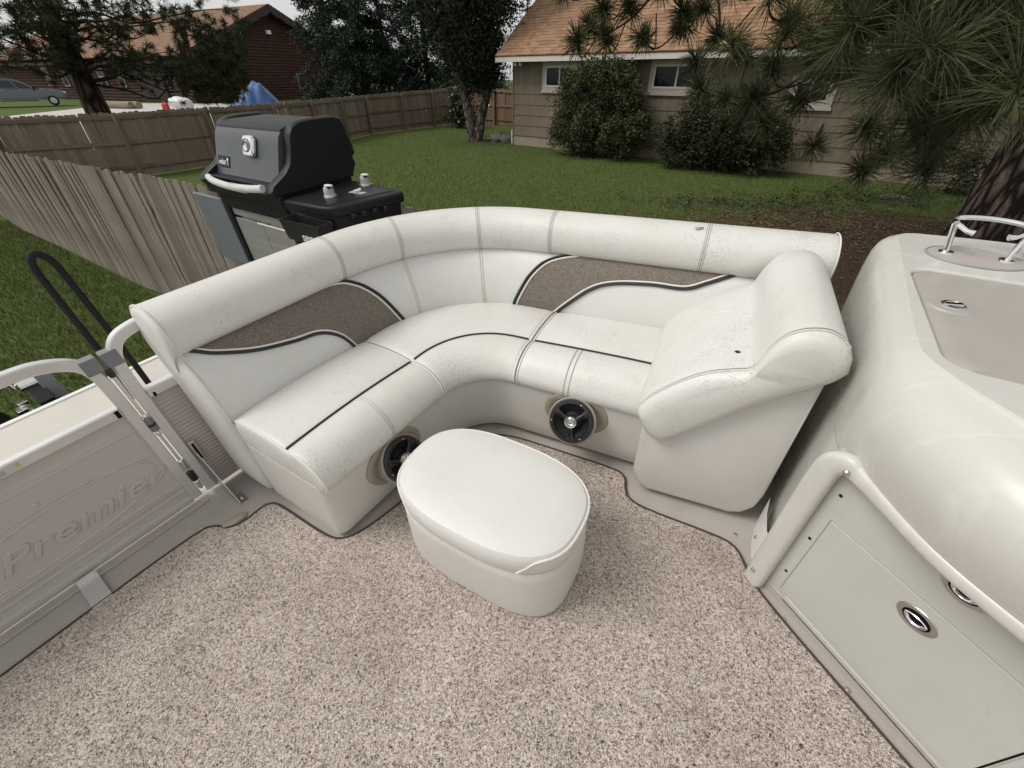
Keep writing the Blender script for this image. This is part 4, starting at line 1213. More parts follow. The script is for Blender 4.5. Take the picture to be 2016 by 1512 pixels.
def latch(tt, z, parent):
    c = KP(tt, .003, z); a = np.append(KN, 0); s = np.append(KD, 0); up = np.array([0, 0, 1.])
    rr = [[c + a * h + s * r * math.cos(x) * .040 + up * r * math.sin(x) * .031 for x in [2 * math.pi * k / 32 for k in range(32)]] for r, h in ((1, 0), (1, .0025), (.96, .004), (.70, .004), (.68, .0015))]
    t = MB(); t.loft(rr, True, False); pl = part('latch_plate', t, M['steel'], parent)
    rr = [[c + a * h + s * r * math.cos(x) * .040 + up * r * math.sin(x) * .031 for x in [2 * math.pi * k / 32 for k in range(32)]] for r, h in ((.69, .002), (.66, -.0), (.4, .0005))]
    t = MB(); t.loft(rr, True, True); part('latch_well', t, M['hole'], pl)
    rr = [[c + a * h + s * r * math.cos(x) * .040 + up * r * math.sin(x) * .031 * (1.0 if math.sin(x) < .25 else .55) for x in [2 * math.pi * k / 32 for k in range(32)]] for r, h in ((.58, .001), (.58, .005), (.50, .0065), (.44, .005), (.40, .002))]
    t = MB(); t.loft(rr, True, False); part('pull_ring', t, M['chrome'], pl)
latch(.288, .366, dr)
latch(.300, .518, con)

# ================================================================ RAILS AND GATE
GU = -1.70
def rail_path(pts): return catmull([np.array([GU, v, z]) for v, z in pts], 6)
def bar(path, hw, hh, mat, name, parent, label=None):
    """square tube swept along a path lying in the rail plane"""
    P = path; rings = []
    for i in range(len(P)):
        a, b = P[max(0, i - 1)], P[min(len(P) - 1, i + 1)]; t_ = (b - a) / np.linalg.norm(b - a)
        n_ = np.cross(t_, np.array([1., 0, 0])); n_ /= np.linalg.norm(n_); x_ = np.array([1., 0, 0])
        c = .22
        rings.append([P[i] + x_ * hw * i_ + n_ * hh * j_ for i_, j_ in ((-1, -1 + c), (-1 + c, -1), (1 - c, -1), (1, -1 + c), (1, 1 - c), (1 - c, 1), (-1 + c, 1), (-1, 1 - c))])
    t = MB(); t.loft(rings); return part(name, t, mat, parent, angle=40, label=label)
gate = thing('boat_gate', 'white-railed bow gate with embossed lettering on its beige panel', 'gate', (GU, -.4, 0), boat=True)
L = [(-2.6, .735), (-1.0, .735), (-.30, .737), (-.05, .737), (.03, .728), (.092, .695), (.116, .64), (.121, .55), (.121, .35), (.121, .16), (.121, .025)]
bar(rail_path(L), .015, .0175, M['aluminium'], 'gate_frame', gate)
bar([np.array([GU, -2.6, .500]), np.array([GU, .103, .500])], .016, .019, M['aluminium'], 'mid_rail', gate)
bar([np.array([GU, -2.6, .030]), np.array([GU, .103, .030])], .010, .018, M['gate_panel'], 'bottom_rail', gate)
# pressed panel with ribs
t = MB()
prof = []
for k in range(241):
    z = .048 + (.481 - .048) * k / 240
    rib = 1.0 / (1 + math.exp(-(z - .098) / .0018)) - 1.0 / (1 + math.exp(-(z - .435) / .0018)) + .7 * math.exp(-((z - .078) / .0035) ** 2) + .6 * math.exp(-((z - .120) / .003) ** 2) + .6 * math.exp(-((z - .412) / .003) ** 2)
    prof.append((GU + .001 + .0028 * rib, z))
t.loft([[np.array([u, v, z]) for u, z in prof] for v in (-2.6, .104)], False, False)
pan = part('gate_panel', t, M['gate_panel'], gate, angle=60, recalc=False)
o_u = GU + .0042
text_part('lettering', 'Premier', (o_u, -.155, .212), (0, 1, 0), (0, 0, 1), M['gate_panel'], pan, .112, .0034, .0017, .42, 1.04, 1.22)
def swoosh(f0, r): 
    t = MB(); t.tube([np.array([GU + .0038, *f0(a)]) for a in [2 * math.pi * k / 60 for k in range(60)]], r, 6, True); part('embossed_oval', t, M['gate_panel'], pan)
swoosh(lambda a: (-.20 + .315 * math.cos(a) + .10 * math.sin(a), .225 + .095 * math.sin(a)), .0042)
swoosh(lambda a: (-.27 + .335 * math.cos(a) + .10 * math.sin(a), .222 + .112 * math.sin(a)), .0036)
part('panel_rivet', MB().lathe([(.0095, 0), (.0085, .004), (.004, .006)], (GU + .002, -.205, .348), (1, 0, 0), 14), M['gate_panel'], gate)
t = MB(); t.box((GU + .0162, -.30, .488), (GU + .0172, -.155, .510)); st = part('sticker', t, M['sticker_white'], gate, smooth=False)
t = MB(); t.box((GU + .0173, -.165, .497), (GU + .0177, -.156, .508)); part('sticker_mark', t, M['sticker_yellow'], st, smooth=False)
for k in range(3):
    t = MB(); t.box((GU + .0173, -.295, .492 + .005 * k), (GU + .0177, -.19, .494 + .005 * k)); part('sticker_print', t, M['thread'], st, smooth=False)
t = MB(); t.box((GU - .018, .098, .650), (GU + .019, .1425, .704)); part('post_cap', t, M['grey_plastic'], gate, bevel=.004)
t = MB(); t.box((GU + .010, .088, .486), (GU + .018, .100, .514)); part('rail_gap', t, M['dark_gap'], gate, smooth=False)

rail = thing('boat_rail', 'white aluminium bow railing with ribbed beige panel beside the sofa', 'railing', (GU, .3, 0), boat=True)
L = [(.176, .025), (.176, .2), (.176, .45), (.177, .60), (.184, .67), (.215, .722), (.27, .742), (.33, .744), (.60, .744), (.98, .744)]
bar(rail_path(L), .015, .0175, M['aluminium'], 'rail_frame', rail)
bar([np.array([GU, .194, .517]), np.array([GU, 1.0, .517])], .016, .019, M['aluminium'], 'mid_rail', rail)
t = MB(); prof = [(GU + .002 + .0014 * math.sin(k * math.pi / 4.0), .012 + .49 * k / 240) for k in range(241)]
t.loft([[np.array([u, v, z]) for u, z in prof] for v in (.192, 1.0)], False, False); part('ribbed_panel', t, M['corrugated_panel'], rail, recalc=False, angle=80)
t = MB(); t.box((GU - .018, .152, .650), (GU + .019, .197, .704)); part('post_cap', t, M['grey_plastic'], rail, bevel=.004)
t = MB(); t.box((GU + .008, .205, .498), (GU + .0175, .213, .515)); part('rail_gap', t, M['dark_gap'], rail, smooth=False)
# side rail behind the right wing of the sofa
sr = thing('boat_rail', 'low side railing hidden behind the sofa right wing and console', 'railing', (-.2, 1.95, 0), boat=True)
a_, b_ = np.array([-.95, 1.80]), np.array([2.0, 2.22]); d_ = (b_ - a_) / np.linalg.norm(b_ - a_); n_ = np.array([-d_[1], d_[0]])
for z_, h_, mt, nm in ((.23, .19, 'corrugated_panel', 'ribbed_panel'), (.44, .018, 'aluminium', 'top_rail'), (.02, .018, 'aluminium', 'bottom_rail')):
    mid_ = (a_ + b_) / 2 + n_ * .075
    t = MB(); t.obox((mid_[0], mid_[1], z_), np.append((b_ - a_) / 2, 0), np.append(n_ * (.004 if nm == 'ribbed_panel' else .016), 0), (0, 0, h_)); part(nm, t, M[mt], sr, smooth=False)
# hinge rod and spring latch between the posts
t = MB(); t.tube([(GU + .010, .1485, .05), (GU + .010, .1485, .63)], .0055, 8); rod = part('hinge_rod', t, M['chrome'], rail)
for z0, z1, r, mt in ((.375, .44, .010, 'grey_plastic'), (.40, .415, .0125, 'black_plastic'), (.355, .375, .008, 'chrome'), (.44, .455, .009, 'chrome'), (.16, .22, .010, 'chrome'), (.10, .155, .011, 'black_plastic'), (.055, .10, .009, 'chrome'), (.62, .655, .010, 'black_plastic')):
    part('latch_barrel', MB().lathe([(r * .7, z0), (r, z0 + .004), (r, z1 - .004), (r * .7, z1)], (GU + .012, .1485, 0), (0, 0, 1), 12), M[mt], rod)
# catch plate and stay bracket at the foot of the post
t = MB(); t.box((GU + .016, .196, .17), (GU + .022, .222, .27)); part('catch_plate', t, M['steel'], rail, bevel=.003)
part('catch_slot', MB().box((GU + .0222, .204, .18), (GU + .0235, .212, .26)), M['dark_gap'], rail, smooth=False)
t = MB(); t.prism([(0, .0), (.155, .0), (.155, .006), (.012, .215), (0, .215)], lambda p: (GU + .018 + p[0], .200, p[1] + .002), lambda p: (GU + .018 + p[0], .2025, p[1] + .002)); t.box((GU + .12, .2025, .002), (GU + .175, .232, .005))
br = part('stay_bracket', t, M['steel'], rail, smooth=False)
part('bolt', MB().lathe([(.007, 0), (.007, .003), (.003, .005)], (GU + .150, .217, .005), (0, 0, 1), 10), M['chrome'], br)

# black grab loop of the boarding ladder on the bow platform
lad = thing('ladder_handle', 'black tubular loop handle standing on the bow platform beyond the rail', 'handle', (-2.72, .30, 0), boat=True)
pts = catmull([(-2.72, .262, -.002), (-2.72, .261, .25), (-2.72, .258, .50), (-2.72, .258, .69), (-2.72, .266, .755), (-2.72, .290, .782), (-2.72, .318, .755), (-2.72, .331, .70), (-2.72, .338, .50), (-2.72, .343, .30), (-2.72, .344, -.002)], 6)
t = MB(); t.tube(pts, .0145, 10); part('loop_tube', t, M['black_rubber'], lad)
for v in (.262, .344):
    part('foot_flange', MB().lathe([(.03, 0), (.03, .006), (.02, .012)], (-2.72, v, -.002), (0, 0, 1), 14), M['black_plastic'], lad)

# trailer winch post beyond the bow edge
tr = thing('boat_trailer', 'grey trailer winch post with black strap beyond the bow edge', 'trailer', (-3.3, 0, -.98), boat=True)
t = MB(); t.obox((-3.42, .04, -.40), (.035, 0, 0), (0, .035, 0), (.06, 0, .46)); part('winch_post', t, M['grey_paint'], tr, bevel=.006)
t = MB(); t.obox((-3.36, -.02, -.06), (.06, 0, -.05), (0, .035, 0), (.02, 0, .03)); part('strap_box', t, M['black_plastic'], tr, bevel=.004)
t = MB(); t.obox((-3.33, .0, -.17), (.05, 0, -.10), (0, .028, 0), (.004, 0, .002)); part('winch_strap', t, M['black_rubber'], tr)
t = MB(); t.lathe([(.03, -.05), (.045, -.04), (.045, .04), (.03, .05)], (-3.40, -.03, .0), (0, 1, 0), 16); part('winch_drum', t, M['chrome'], tr)
t = MB(); t.tube([(-3.40, -.09, .0), (-3.40, -.10, .04), (-3.42, -.12, .07)], .008, 8); part('crank_handle', t, M['chrome'], tr)
t = MB()
for k in range(5): t.obox((-3.42 + .03 * k, -.13 + .02 * (k % 2), -.13 + .02 * ((k * 2) % 3)), (.03, .005, .006), (-.004, .022, 0), (0, 0, .012))
part('coupler', t, M['chrome'], tr, bevel=.003)
t = MB(); t.lathe([(.02, -.06), (.13, -.06), (.15, -.04), (.15, .04), (.13, .06), (.02, .06)], (-3.40, -.28, -.22), (.2, 1, 0), 22); part('jack_wheel', t, M['tyre'], tr)
t = MB(); t.obox((-3.2, -.0, -.80), (1.5, 0, 0), (0, .05, 0), (0, 0, .04)); part('tongue_beam', t, M['grey_paint'], tr, bevel=.004)
for v in (-.9, .9):
    t = MB(); t.obox((.6, v * 1.0, -.80), (3.0, 0, 0), (0, .04, 0), (0, 0, .05)); part('frame_beam', t, M['grey_paint'], tr, bevel=.004)

# ================================================================ GRILL (stands on the bow platform)
gr = thing('gas_grill', 'black and steel gas barbecue grill with closed lid behind the sofa', 'grill', (-2.65, 1.45, 0), boat=True)
capp = [(1.185, .838), (1.175, .862), (1.190, .885), (1.279, .930), (1.325, .970), (1.352, 1.03), (1.372, 1.095), (1.40, 1.130), (1.45, 1.146), (1.513, 1.150), (1.66, 1.146), (1.70, 1.132), (1.718, 1.10), (1.722, 1.055), (1.742, .99), (1.748, .955), (1.725, .935), (1.735, .90), (1.71, .865), (1.70, .838)]
def cap(u0, u1):
    c = (1.46, .96)
    t = MB(); ring = lambda u, k: [np.array([u, c[0] + (v - c[0]) * k, c[1] + (z - c[1]) * k]) for v, z in capp]
    t.loft([ring(u0, .96), ring(u0 + (u1 - u0) * .2, 1.0), ring(u0 + (u1 - u0) * .8, 1.0), ring(u1, .96)])
    return t
part('end_cap', cap(-2.36, -2.30), M['cast_black'], gr, angle=40)
part('end_cap', cap(-3.05, -2.99), M['cast_black'], gr, angle=40)
lidp = [(1.262, .885), (1.272, .90), (1.330, 1.05), (1.345, 1.085), (1.368, 1.108), (1.374, 1.112), (1.400, 1.124), (1.45, 1.132), (1.66, 1.130), (1.70, 1.10), (1.715, .95), (1.70, .86), (1.30, .86)]
t = MB(); t.loft([[np.array([u, v, z]) for v, z in lidp] for u in (-2.992, -2.358)]); ld = part('lid', t, M['lid_enamel'], gr, angle=30)
t = MB(); t.loft([[np.array([u, v, z]) for v, z in ((1.366, 1.109), (1.372, 1.118), (1.380, 1.119), (1.378, 1.112))] for u in (-2.99, -2.36)]); part('lid_crease', t, M['cast_black'], ld)
t = MB(); t.loft([[np.array([u, v, z]) for v, z in ((1.372, 1.1135), (1.400, 1.127), (1.45, 1.1355), (1.66, 1.1335), (1.705, 1.10), (1.69, 1.09), (1.45, 1.10), (1.39, 1.10))] for u in (-2.991, -2.359)]); part('lid_top', t, M['cast_black'], ld)
part('lid_lip', MB().box((-2.99, 1.215, .868), (-2.36, 1.30, .884)), M['cast_black'], ld, bevel=.004)
fn = np.array([0, -.93, .36]); fn /= np.linalg.norm(fn); fy = np.array([0, .36, .93]); fy /= np.linalg.norm(fy); fx = np.array([1., 0, 0])
c = np.array([-2.60, 1.318, 1.034])
t = MB(); rr = []
for k, h in ((1.0, 0), (1.0, .016), (.90, .024), (.70, .026)):
    rr.append([c + fn * h + fx * k * .047 * math.copysign(abs(math.cos(a)) ** .45, math.cos(a)) + fy * k * .052 * math.copysign(abs(math.sin(a)) ** .45, math.sin(a)) for a in [2 * math.pi * j / 32 for j in range(32)]])
t.loft(rr); th = part('thermometer', t, M['chrome'], ld)
part('dial', MB().lathe([(.030, .024), (.030, .029), (.026, .030), (.0, .030)], c, fn, 24), M['white_trim'], th)
t = MB(); t.tube([c + fn * .031 + .030 * (math.cos(a) * fx + math.sin(a) * fy) for a in [2 * math.pi * k / 24 for k in range(24)]], .003, 5, True); part('dial_ring', t, M['grey_plastic'], th)
t = MB(); t.tube([c + fn * .0315 + .019 * (math.cos(a) * fx + math.sin(a) * fy) for a in [-.6 + 3.9 * k / 20 for k in range(21)]], .0022, 5); t.tube([c + fn * .0315, c + fn * .0315 + .016 * fy], .002, 5); part('dial_needle', t, M['black_plastic'], th)
c = np.array([-2.905, 1.289, .945])
t = MB(); t.obox(c, fx * .062, fy * .030, fn * .004); lg = part('logo_plate', t, M['cast_black'], ld, bevel=.002)
text_part('logo_text', 'weber', c + fn * .0042 + fx * -.010 + fy * -.002, fx, fy, M['white_print'], lg, .044, .0008, 0, 0, .9, .78)
t = MB(); k_ = c + fn * .0048 + fx * .048
t.loft([[k_ + fx * .009 * math.cos(a) + fy * (.008 * math.sin(a) + .012) for a in [2 * math.pi * j / 14 for j in range(14)]], [k_ + fn * .0008 + fx * .009 * math.cos(a) + fy * (.008 * math.sin(a) + .012) for a in [2 * math.pi * j / 14 for j in range(14)]]])
for sx in (-.5, 0, .5): t.tube([k_ + fy * .004, k_ + fx * .012 * sx * 1.4 - fy * .018], .0010, 4)
part('logo_kettle', t, M['white_print'], lg)
t = MB(); t.tube(catmull([np.array([-2.985, 1.205, .872]), np.array([-2.88, 1.180, .866]), np.array([-2.68, 1.163, .863]), np.array([-2.48, 1.166, .870]), np.array([-2.365, 1.178, .880])], 6), .0185, 14); hd = part('handle', t, M['handle_grey'], ld)
for k in range(14):
    x = -2.66 + .011 * k; part('grip_ring', MB().tube([np.array([x, 1.1635, .8640]) + .0188 * np.array([0, math.cos(a), math.sin(a)]) for a in [2 * math.pi * j / 16 for j in range(16)]], .0012, 4, True), M['handle_grey'], hd)
# fire box, frame and cart
part('fire_box', MB().box((-3.02, 1.23, .70), (-2.33, 1.70, .858)), M['cast_black'], gr, bevel=.01)
t = MB(); t.box((-3.07, 1.205, .785), (-2.30, 1.235, .842)); part('front_frame', t, M['cast_black'], gr, bevel=.008)
# side shelf with control panel
sh = [(-2.30, 1.215), (-1.99, 1.228), (-1.935, 1.245), (-1.905, 1.285), (-1.812, 1.58), (-1.815, 1.615), (-1.845, 1.635), (-2.30, 1.665)]
t = MB(); t.prism(sh, lambda p: (p[0], p[1], .775), lambda p: (p[0], p[1], .826)); sf = part('side_shelf', t, M['cast_black'], gr, bevel=.012)
t = MB(); t.prism([(-2.28, 1.24), (-1.98, 1.255), (-1.88, 1.59), (-2.28, 1.63)], lambda p: (p[0], p[1], .8262), lambda p: (p[0], p[1], .8285)); part('control_plate', t, M['black_plastic'], sf, smooth=False)
t = MB(); t.prism(sh, lambda p: (-2.08 + (p[0] + 2.08) * .90, 1.41 + (p[1] - 1.41) * .90, .655), lambda p: (-2.08 + (p[0] + 2.08) * .93, 1.41 + (p[1] - 1.41) * .93, .776)); part('control_box', t, M['cast_black'], gr, bevel=.01)
def knob(x, y):
    t = MB(); t.lathe([(.031, .0), (.031, .004), (.027, .008), (.026, .030), (.024, .040), (.018, .046), (.0, .048)], (x, y, .8285), (0, 0, 1), 24); k_ = part('burner_knob', t, M['knob_grey'], sf)
    part('knob_collar', MB().lathe([(.037, 0), (.036, .003), (.03, .004)], (x, y, .8286), (0, 0, 1), 24), M['steel'], k_)
    t = MB(); t.obox((x + .006, y + .002, .8775), (.020, .006, .0), (-.003, .010, 0), (0, 0, .006)); part('knob_grip', t, M['white_trim'], k_, bevel=.004)
    t = MB(); t.obox((x + .012, y - .004, .871), (.014, 0, .002), (0, .012, 0), (0, 0, .006)); part('knob_recess', t, M['black_plastic'], k_, bevel=.002)
knob(-2.105, 1.375); knob(-2.115, 1.622)
t = MB(); t.obox((-2.02, 1.485, .8295), (.050, .004, 0), (-.002, .018, 0), (0, 0, .001)); ib = part('igniter_plate', t, M['knob_grey'], sf)
part('igniter_lever', MB().obox((-2.02, 1.487, .839), (.010, .016, .004), (-.006, .004, 0), (0, 0, .006)), M['white_trim'], ib, bevel=.003)
for k in range(4):
    part('tool_hook', MB().obox((-1.892 + .017 * k, 1.33 + .055 * k, .772), (.016, 0, 0), (0, .014, 0), (0, 0, .012)), M['black_plastic'], sf, bevel=.005)
# condiment tray with lettering
t = MB()
o4 = lambda z, k: [np.array([-2.055 + x * k, 1.165 + y * k, z]) for x, y in ((-.150, -.048), (.150, -.036), (.150, .05), (-.150, .05))]
t.loft([o4(.672, .86), o4(.772, 1.0), o4(.772, .95), o4(.686, .82)], True, True); ty = part('condiment_tray', t, M['black_plastic'], gr, bevel=.003, recalc=False)
text_part('tray_lettering', 'SPIRIT', (-1.985, 1.1255, .697), (1, .04, 0), (0, -.09, .996), M['white_print'], ty, .040, .0006, .0003, .12, 1.0, 1.25)
# steel doors, dark stile, drop leaf and cart frame
pn = part('front_panel', MB().box((-2.955, 1.243, .655), (-2.33, 1.255, .778)), M['brushed_steel'], gr, bevel=.003)
part('igniter_hole', MB().lathe([(.016, 0), (.016, .003), (.010, .004)], (-2.375, 1.243, .738), (0, -1, 0), 14), M['hole'], pn)
part('door', MB().box((-2.955, 1.240, .06), (-2.655, 1.253, .640)), M['brushed_steel'], gr, bevel=.003)
part('door', MB().box((-2.649, 1.240, .06), (-2.335, 1.253, .640)), M['brushed_steel'], gr, bevel=.003)
part('door_edge', MB().box((-2.70, 1.2375, .636), (-2.335, 1.2395, .646)), M['white_trim'], gr, smooth=False)
t = MB(); t.box((-3.005, 1.225, .04), (-2.960, 1.262, .785)); stl = part('cart_stile', t, M['cast_black'], gr, bevel=.004)
part('bolt', MB().lathe([(.008, 0), (.007, .004), (.003, .006)], (-2.983, 1.225, .345), (0, -1, 0), 10), M['chrome'], stl)
part('drop_leaf', MB().box((-3.37, 1.222, .315), (-3.012, 1.240, .745)), M['slate_panel'], gr, bevel=.012)
for u in (-2.98, -2.34):
    for v in (1.26, 1.66):
        part('leg', MB().box((u - .02, v - .02, .0), (u + .02, v + .02, .70)), M['cast_black'], gr, bevel=.003)
part('bottom_shelf', MB().box((-2.98, 1.26, .05), (-2.34, 1.66, .075)), M['cast_black'], gr, bevel=.003)
t = MB(); t.tube(catmull([(-1.90, 1.50, .68), (-1.86, 1.42, .62), (-1.87, 1.34, .60), (-1.92, 1.28, .63), (-1.97, 1.26, .66)], 6), .007, 8); part('gas_hose', t, M['black_rubber'], gr)
# ================================================================ PLANTS
def leaf_part(name, P, size, mat, parent, up=.4, aspect=.5, kind=None):
    me = leafcards(name, np.asarray(P) - BASE[parent], size, None, up, aspect); me.materials.append(M[mat])
    o = bpy.data.objects.new(name, me); COL.objects.link(o); o.parent = parent; BASE[o] = BASE[parent]
    return o
def limb(path, r0, r1, n=7):
    m_ = len(path); return MB().tube(path, [r0 + (r1 - r0) * i / (m_ - 1) for i in range(m_)], n)
def wob(a, b, k, amp):
    a, b = np.array(a, float), np.array(b, float); L = np.linalg.norm(b - a)
    out = [a]
    for i in range(1, k):
        out.append(a + (b - a) * i / k + rng.normal(0, amp * L, 3))
    return out + [b]
def conifer(name, label, base, H_, Rb, n, mat='fir_leaf', size=.118, group='dark conifers beyond the back fence', low=.06, trunk_r=.22):
    root = thing(name, label, 'tree', (base[0], base[1], 0), group)
    B = np.array([base[0], base[1], 0.])
    part('trunk', limb(wob(B, B + [0, 0, H_ * .97], 8, .004), trunk_r, .02, 9), M['pine_bark_far'], root)
    nb = int(H_ * 9); pts = []; br = MB()
    for k in range(nb):
        f_ = low + (1 - low) * (k + rng.random()) / nb; z = H_ * f_
        L = Rb * (1 - f_) ** .75 * rng.uniform(.65, 1.15) + .15; a = rng.uniform(0, 2 * np.pi)
        d = np.array([math.cos(a), math.sin(a), 0]); droop = rng.uniform(.15, .45)
        m_ = max(6, int(n * L / (nb * Rb * .55)))
        s = rng.random(m_) ** .7
        c = B + [0, 0, z] + d[None] * (s * L)[:, None] + np.array([0, 0, 1.]) * (-(s ** 1.6) * L * droop + .25 * L * s * (1 - s))[:, None]
        sp = .16 + .16 * L * (1 - s * .5)
        c = c + rng.normal(0, 1, (m_, 3)) * np.stack([sp, sp, sp * .55], 1) * .5
        pts.append(c)
        if k % 2 == 0: br.tube([B + [0, 0, z], B + [0, 0, z - droop * L * .3] + d * L * .6, B + [0, 0, z - droop * L * .9] + d * L * .95], [.035, .02, .006], 4)
    part('branches', br, M['twig_dark'], root, kind='stuff')
    leaf_part('crown', np.vstack(pts), size, mat, root, .5, .38)
    return root
G0 = lambda px, r: wp(px, 200, r)[:2]
for i, (px, r, H_, Rb, lab) in enumerate([
        (672, 46, 19, 3.3, 'dark fir left of the others, hiding the brown house corner'),
        (722, 40, 20, 3.0, 'tall dark fir with drooping branches behind the middle of the back fence'),
        (770, 52, 22, 4.6, 'farthest dark fir, standing between two nearer firs'),
        (845, 40, 19, 3.6, 'dark fir just left of the twin-trunk cedar'),
        (925, 48, 21, 4.4, 'dark fir directly behind the twin-trunk cedar')]):
    conifer('fir_tree', lab, G0(px, r), H_, Rb, 44000, low=.05 if i != 2 else .1)
conifer('fir_tree', 'small dark fir behind the tan house roof edge', G0(1035, 60), 9.5, 2.2, 4000)

# twin-trunk cedar in the yard
cd = thing('cedar_tree', 'twin-trunk cedar with dark dense crown beside the tan house', 'tree', (-1.69, 22.1, 0))
B = np.array([-1.75, 22.1, 0])
part('trunk', limb([B, B + [-.12, .05, .9], B + [-.35, .1, 2.0], B + [-.55, .1, 3.4], B + [-.6, .1, 6.5]], .27, .08, 10), M['cedar_bark'], cd, label='left trunk')
part('trunk', limb([B + [.18, -.05, 0], B + [.38, 0, .9], B + [.72, .1, 1.9], B + [.95, .1, 3.2], B + [1.05, .1, 6.0]], .24, .07, 10), M['cedar_bark'], cd, label='right trunk')
pts = []
for k in range(300):
    z = rng.uniform(2.1, 10.0); f_ = (z - 2.1) / 8.4
    Rr = (1.7 * min(1, .35 + f_ * 2.2) * (1 - .25 * f_)) * rng.uniform(.35, 1.05)
    if z < 3.0: Rr *= .85
    a = rng.uniform(0, 2 * np.pi); cx = .35 * math.sin(z) * .4
    c = B + np.array([.15 + cx + Rr * math.cos(a) * 1.15, Rr * math.sin(a), z])
    m_ = 210; pts.append(c + rng.normal(0, 1, (m_, 3)) * np.array([.27, .27, .36]))
leaf_part('crown', np.vstack(pts), .075, 'cedar_leaf', cd, .2, .36)
for k in range(9):
    z = rng.uniform(2.2, 6); a = rng.uniform(0, 6.28); part('branch', limb(wob(B + [(-.4 if k % 2 else .8), .1, z], B + [1.6 * math.cos(a), 1.4 * math.sin(a), z + .8], 4, .04), .05, .012, 5), M['cedar_bark'], cd)

# shrubs against the tan house
def shrub(name, label, lobes, n, size, mat, group=None, twigs=26, cat='bush', leafy=.5):
    b = np.array(lobes[0][0], float); root = thing(name, label, cat, (b[0], b[1], 0), group)
    pts = []; tw = MB()
    tot = sum(l[1][0] * l[1][2] for l in lobes)
    for c, r, *_ in lobes:
        c, r = np.array(c, float), np.array(r, float); m_ = int(n * r[0] * r[2] / tot)
        nc = max(10, m_ // 42)
        v = rng.normal(size=(nc, 3)); v /= np.linalg.norm(v, axis=1)[:, None]
        cc = c + v * r * (rng.random(nc) ** .4 * rng.choice([.75, .9, 1.0, 1.15, 1.32], nc, p=[.2, .3, .3, .14, .06]))[:, None]
        cc[:, 2] = np.maximum(cc[:, 2], .12)
        q = np.repeat(cc, 42, 0) + rng.normal(0, 1, (nc * 42, 3)) * np.repeat(rng.uniform(.06, .14, nc), 42)[:, None]
        pts.append(q)
        for _ in range(max(3, int(twigs * m_ / n))):
            j = rng.integers(nc); tw.tube(wob([b[0] + rng.normal(0, .15), b[1] + rng.normal(0, .15), 0], cc[j], 4, .05), [.022, .016, .012, .008, .004], 4)
    pts = np.vstack(pts); pts = pts[pts[:, 2] > .03]
    part('stems', tw, M['twig_dark'], root, kind='stuff')
    leaf_part('foliage', pts, size, mat, root, .35, .46)
    return root
shrub('shrub', 'tall loose bush in front of the first tan house window', [((2.75, 17.45, 1.05), (1.15, .9, .95)), ((2.2, 17.85, 1.9), (.70, .6, .65)), ((2.75, 17.5, 2.5), (.65, .6, .42)), ((3.35, 17.15, 2.35), (.75, .6, .55)), ((3.8, 16.8, 1.85), (.55, .6, .55)), ((3.75, 16.75, .75), (.85, .75, .65)), ((1.9, 18.1, .85), (.55, .55, .6)), ((4.2, 16.4, 1.1), (.5, .5, .5)), ((2.4, 17.5, .5), (.6, .6, .45))], 52000, .045, 'shrub_leaf')
shrub('shrub', 'dark rounded bush under the second tan house window', [((6.4, 14.6, .95), (1.25, 1.0, .9)), ((7.2, 14.0, .80), (.95, .8, .78)), ((6.0, 15.0, 1.45), (1.0, .8, .65)), ((5.4, 15.2, .75), (.8, .7, .7))], 40000, .045, 'shrub_dark_leaf')
shrub('shrub', 'small climbing greenery low on the tan house wall by the pine', [((11.0, 11.35, .55), (.30, .22, .50)), ((11.2, 11.1, .22), (.4, .3, .22))], 1800, .04, 'shrub_dark_leaf', twigs=8, cat='plant')
rs_ = shrub('rose_bush', 'white-flowered bush in the far corner of the back fence', [((-3.0, 28.2, .95), (.75, .6, .85)), ((-2.4, 28.0, .6), (.5, .5, .55))], 5000, .07, 'shrub_dark_leaf', twigs=10)
P = np.array([-2.9, 27.9, 1.0]) + rng.normal(0, 1, (60, 3)) * np.array([.5, .3, .45]); leaf_part('blossom', P, .07, 'flower_white', rs_, .3, .9)

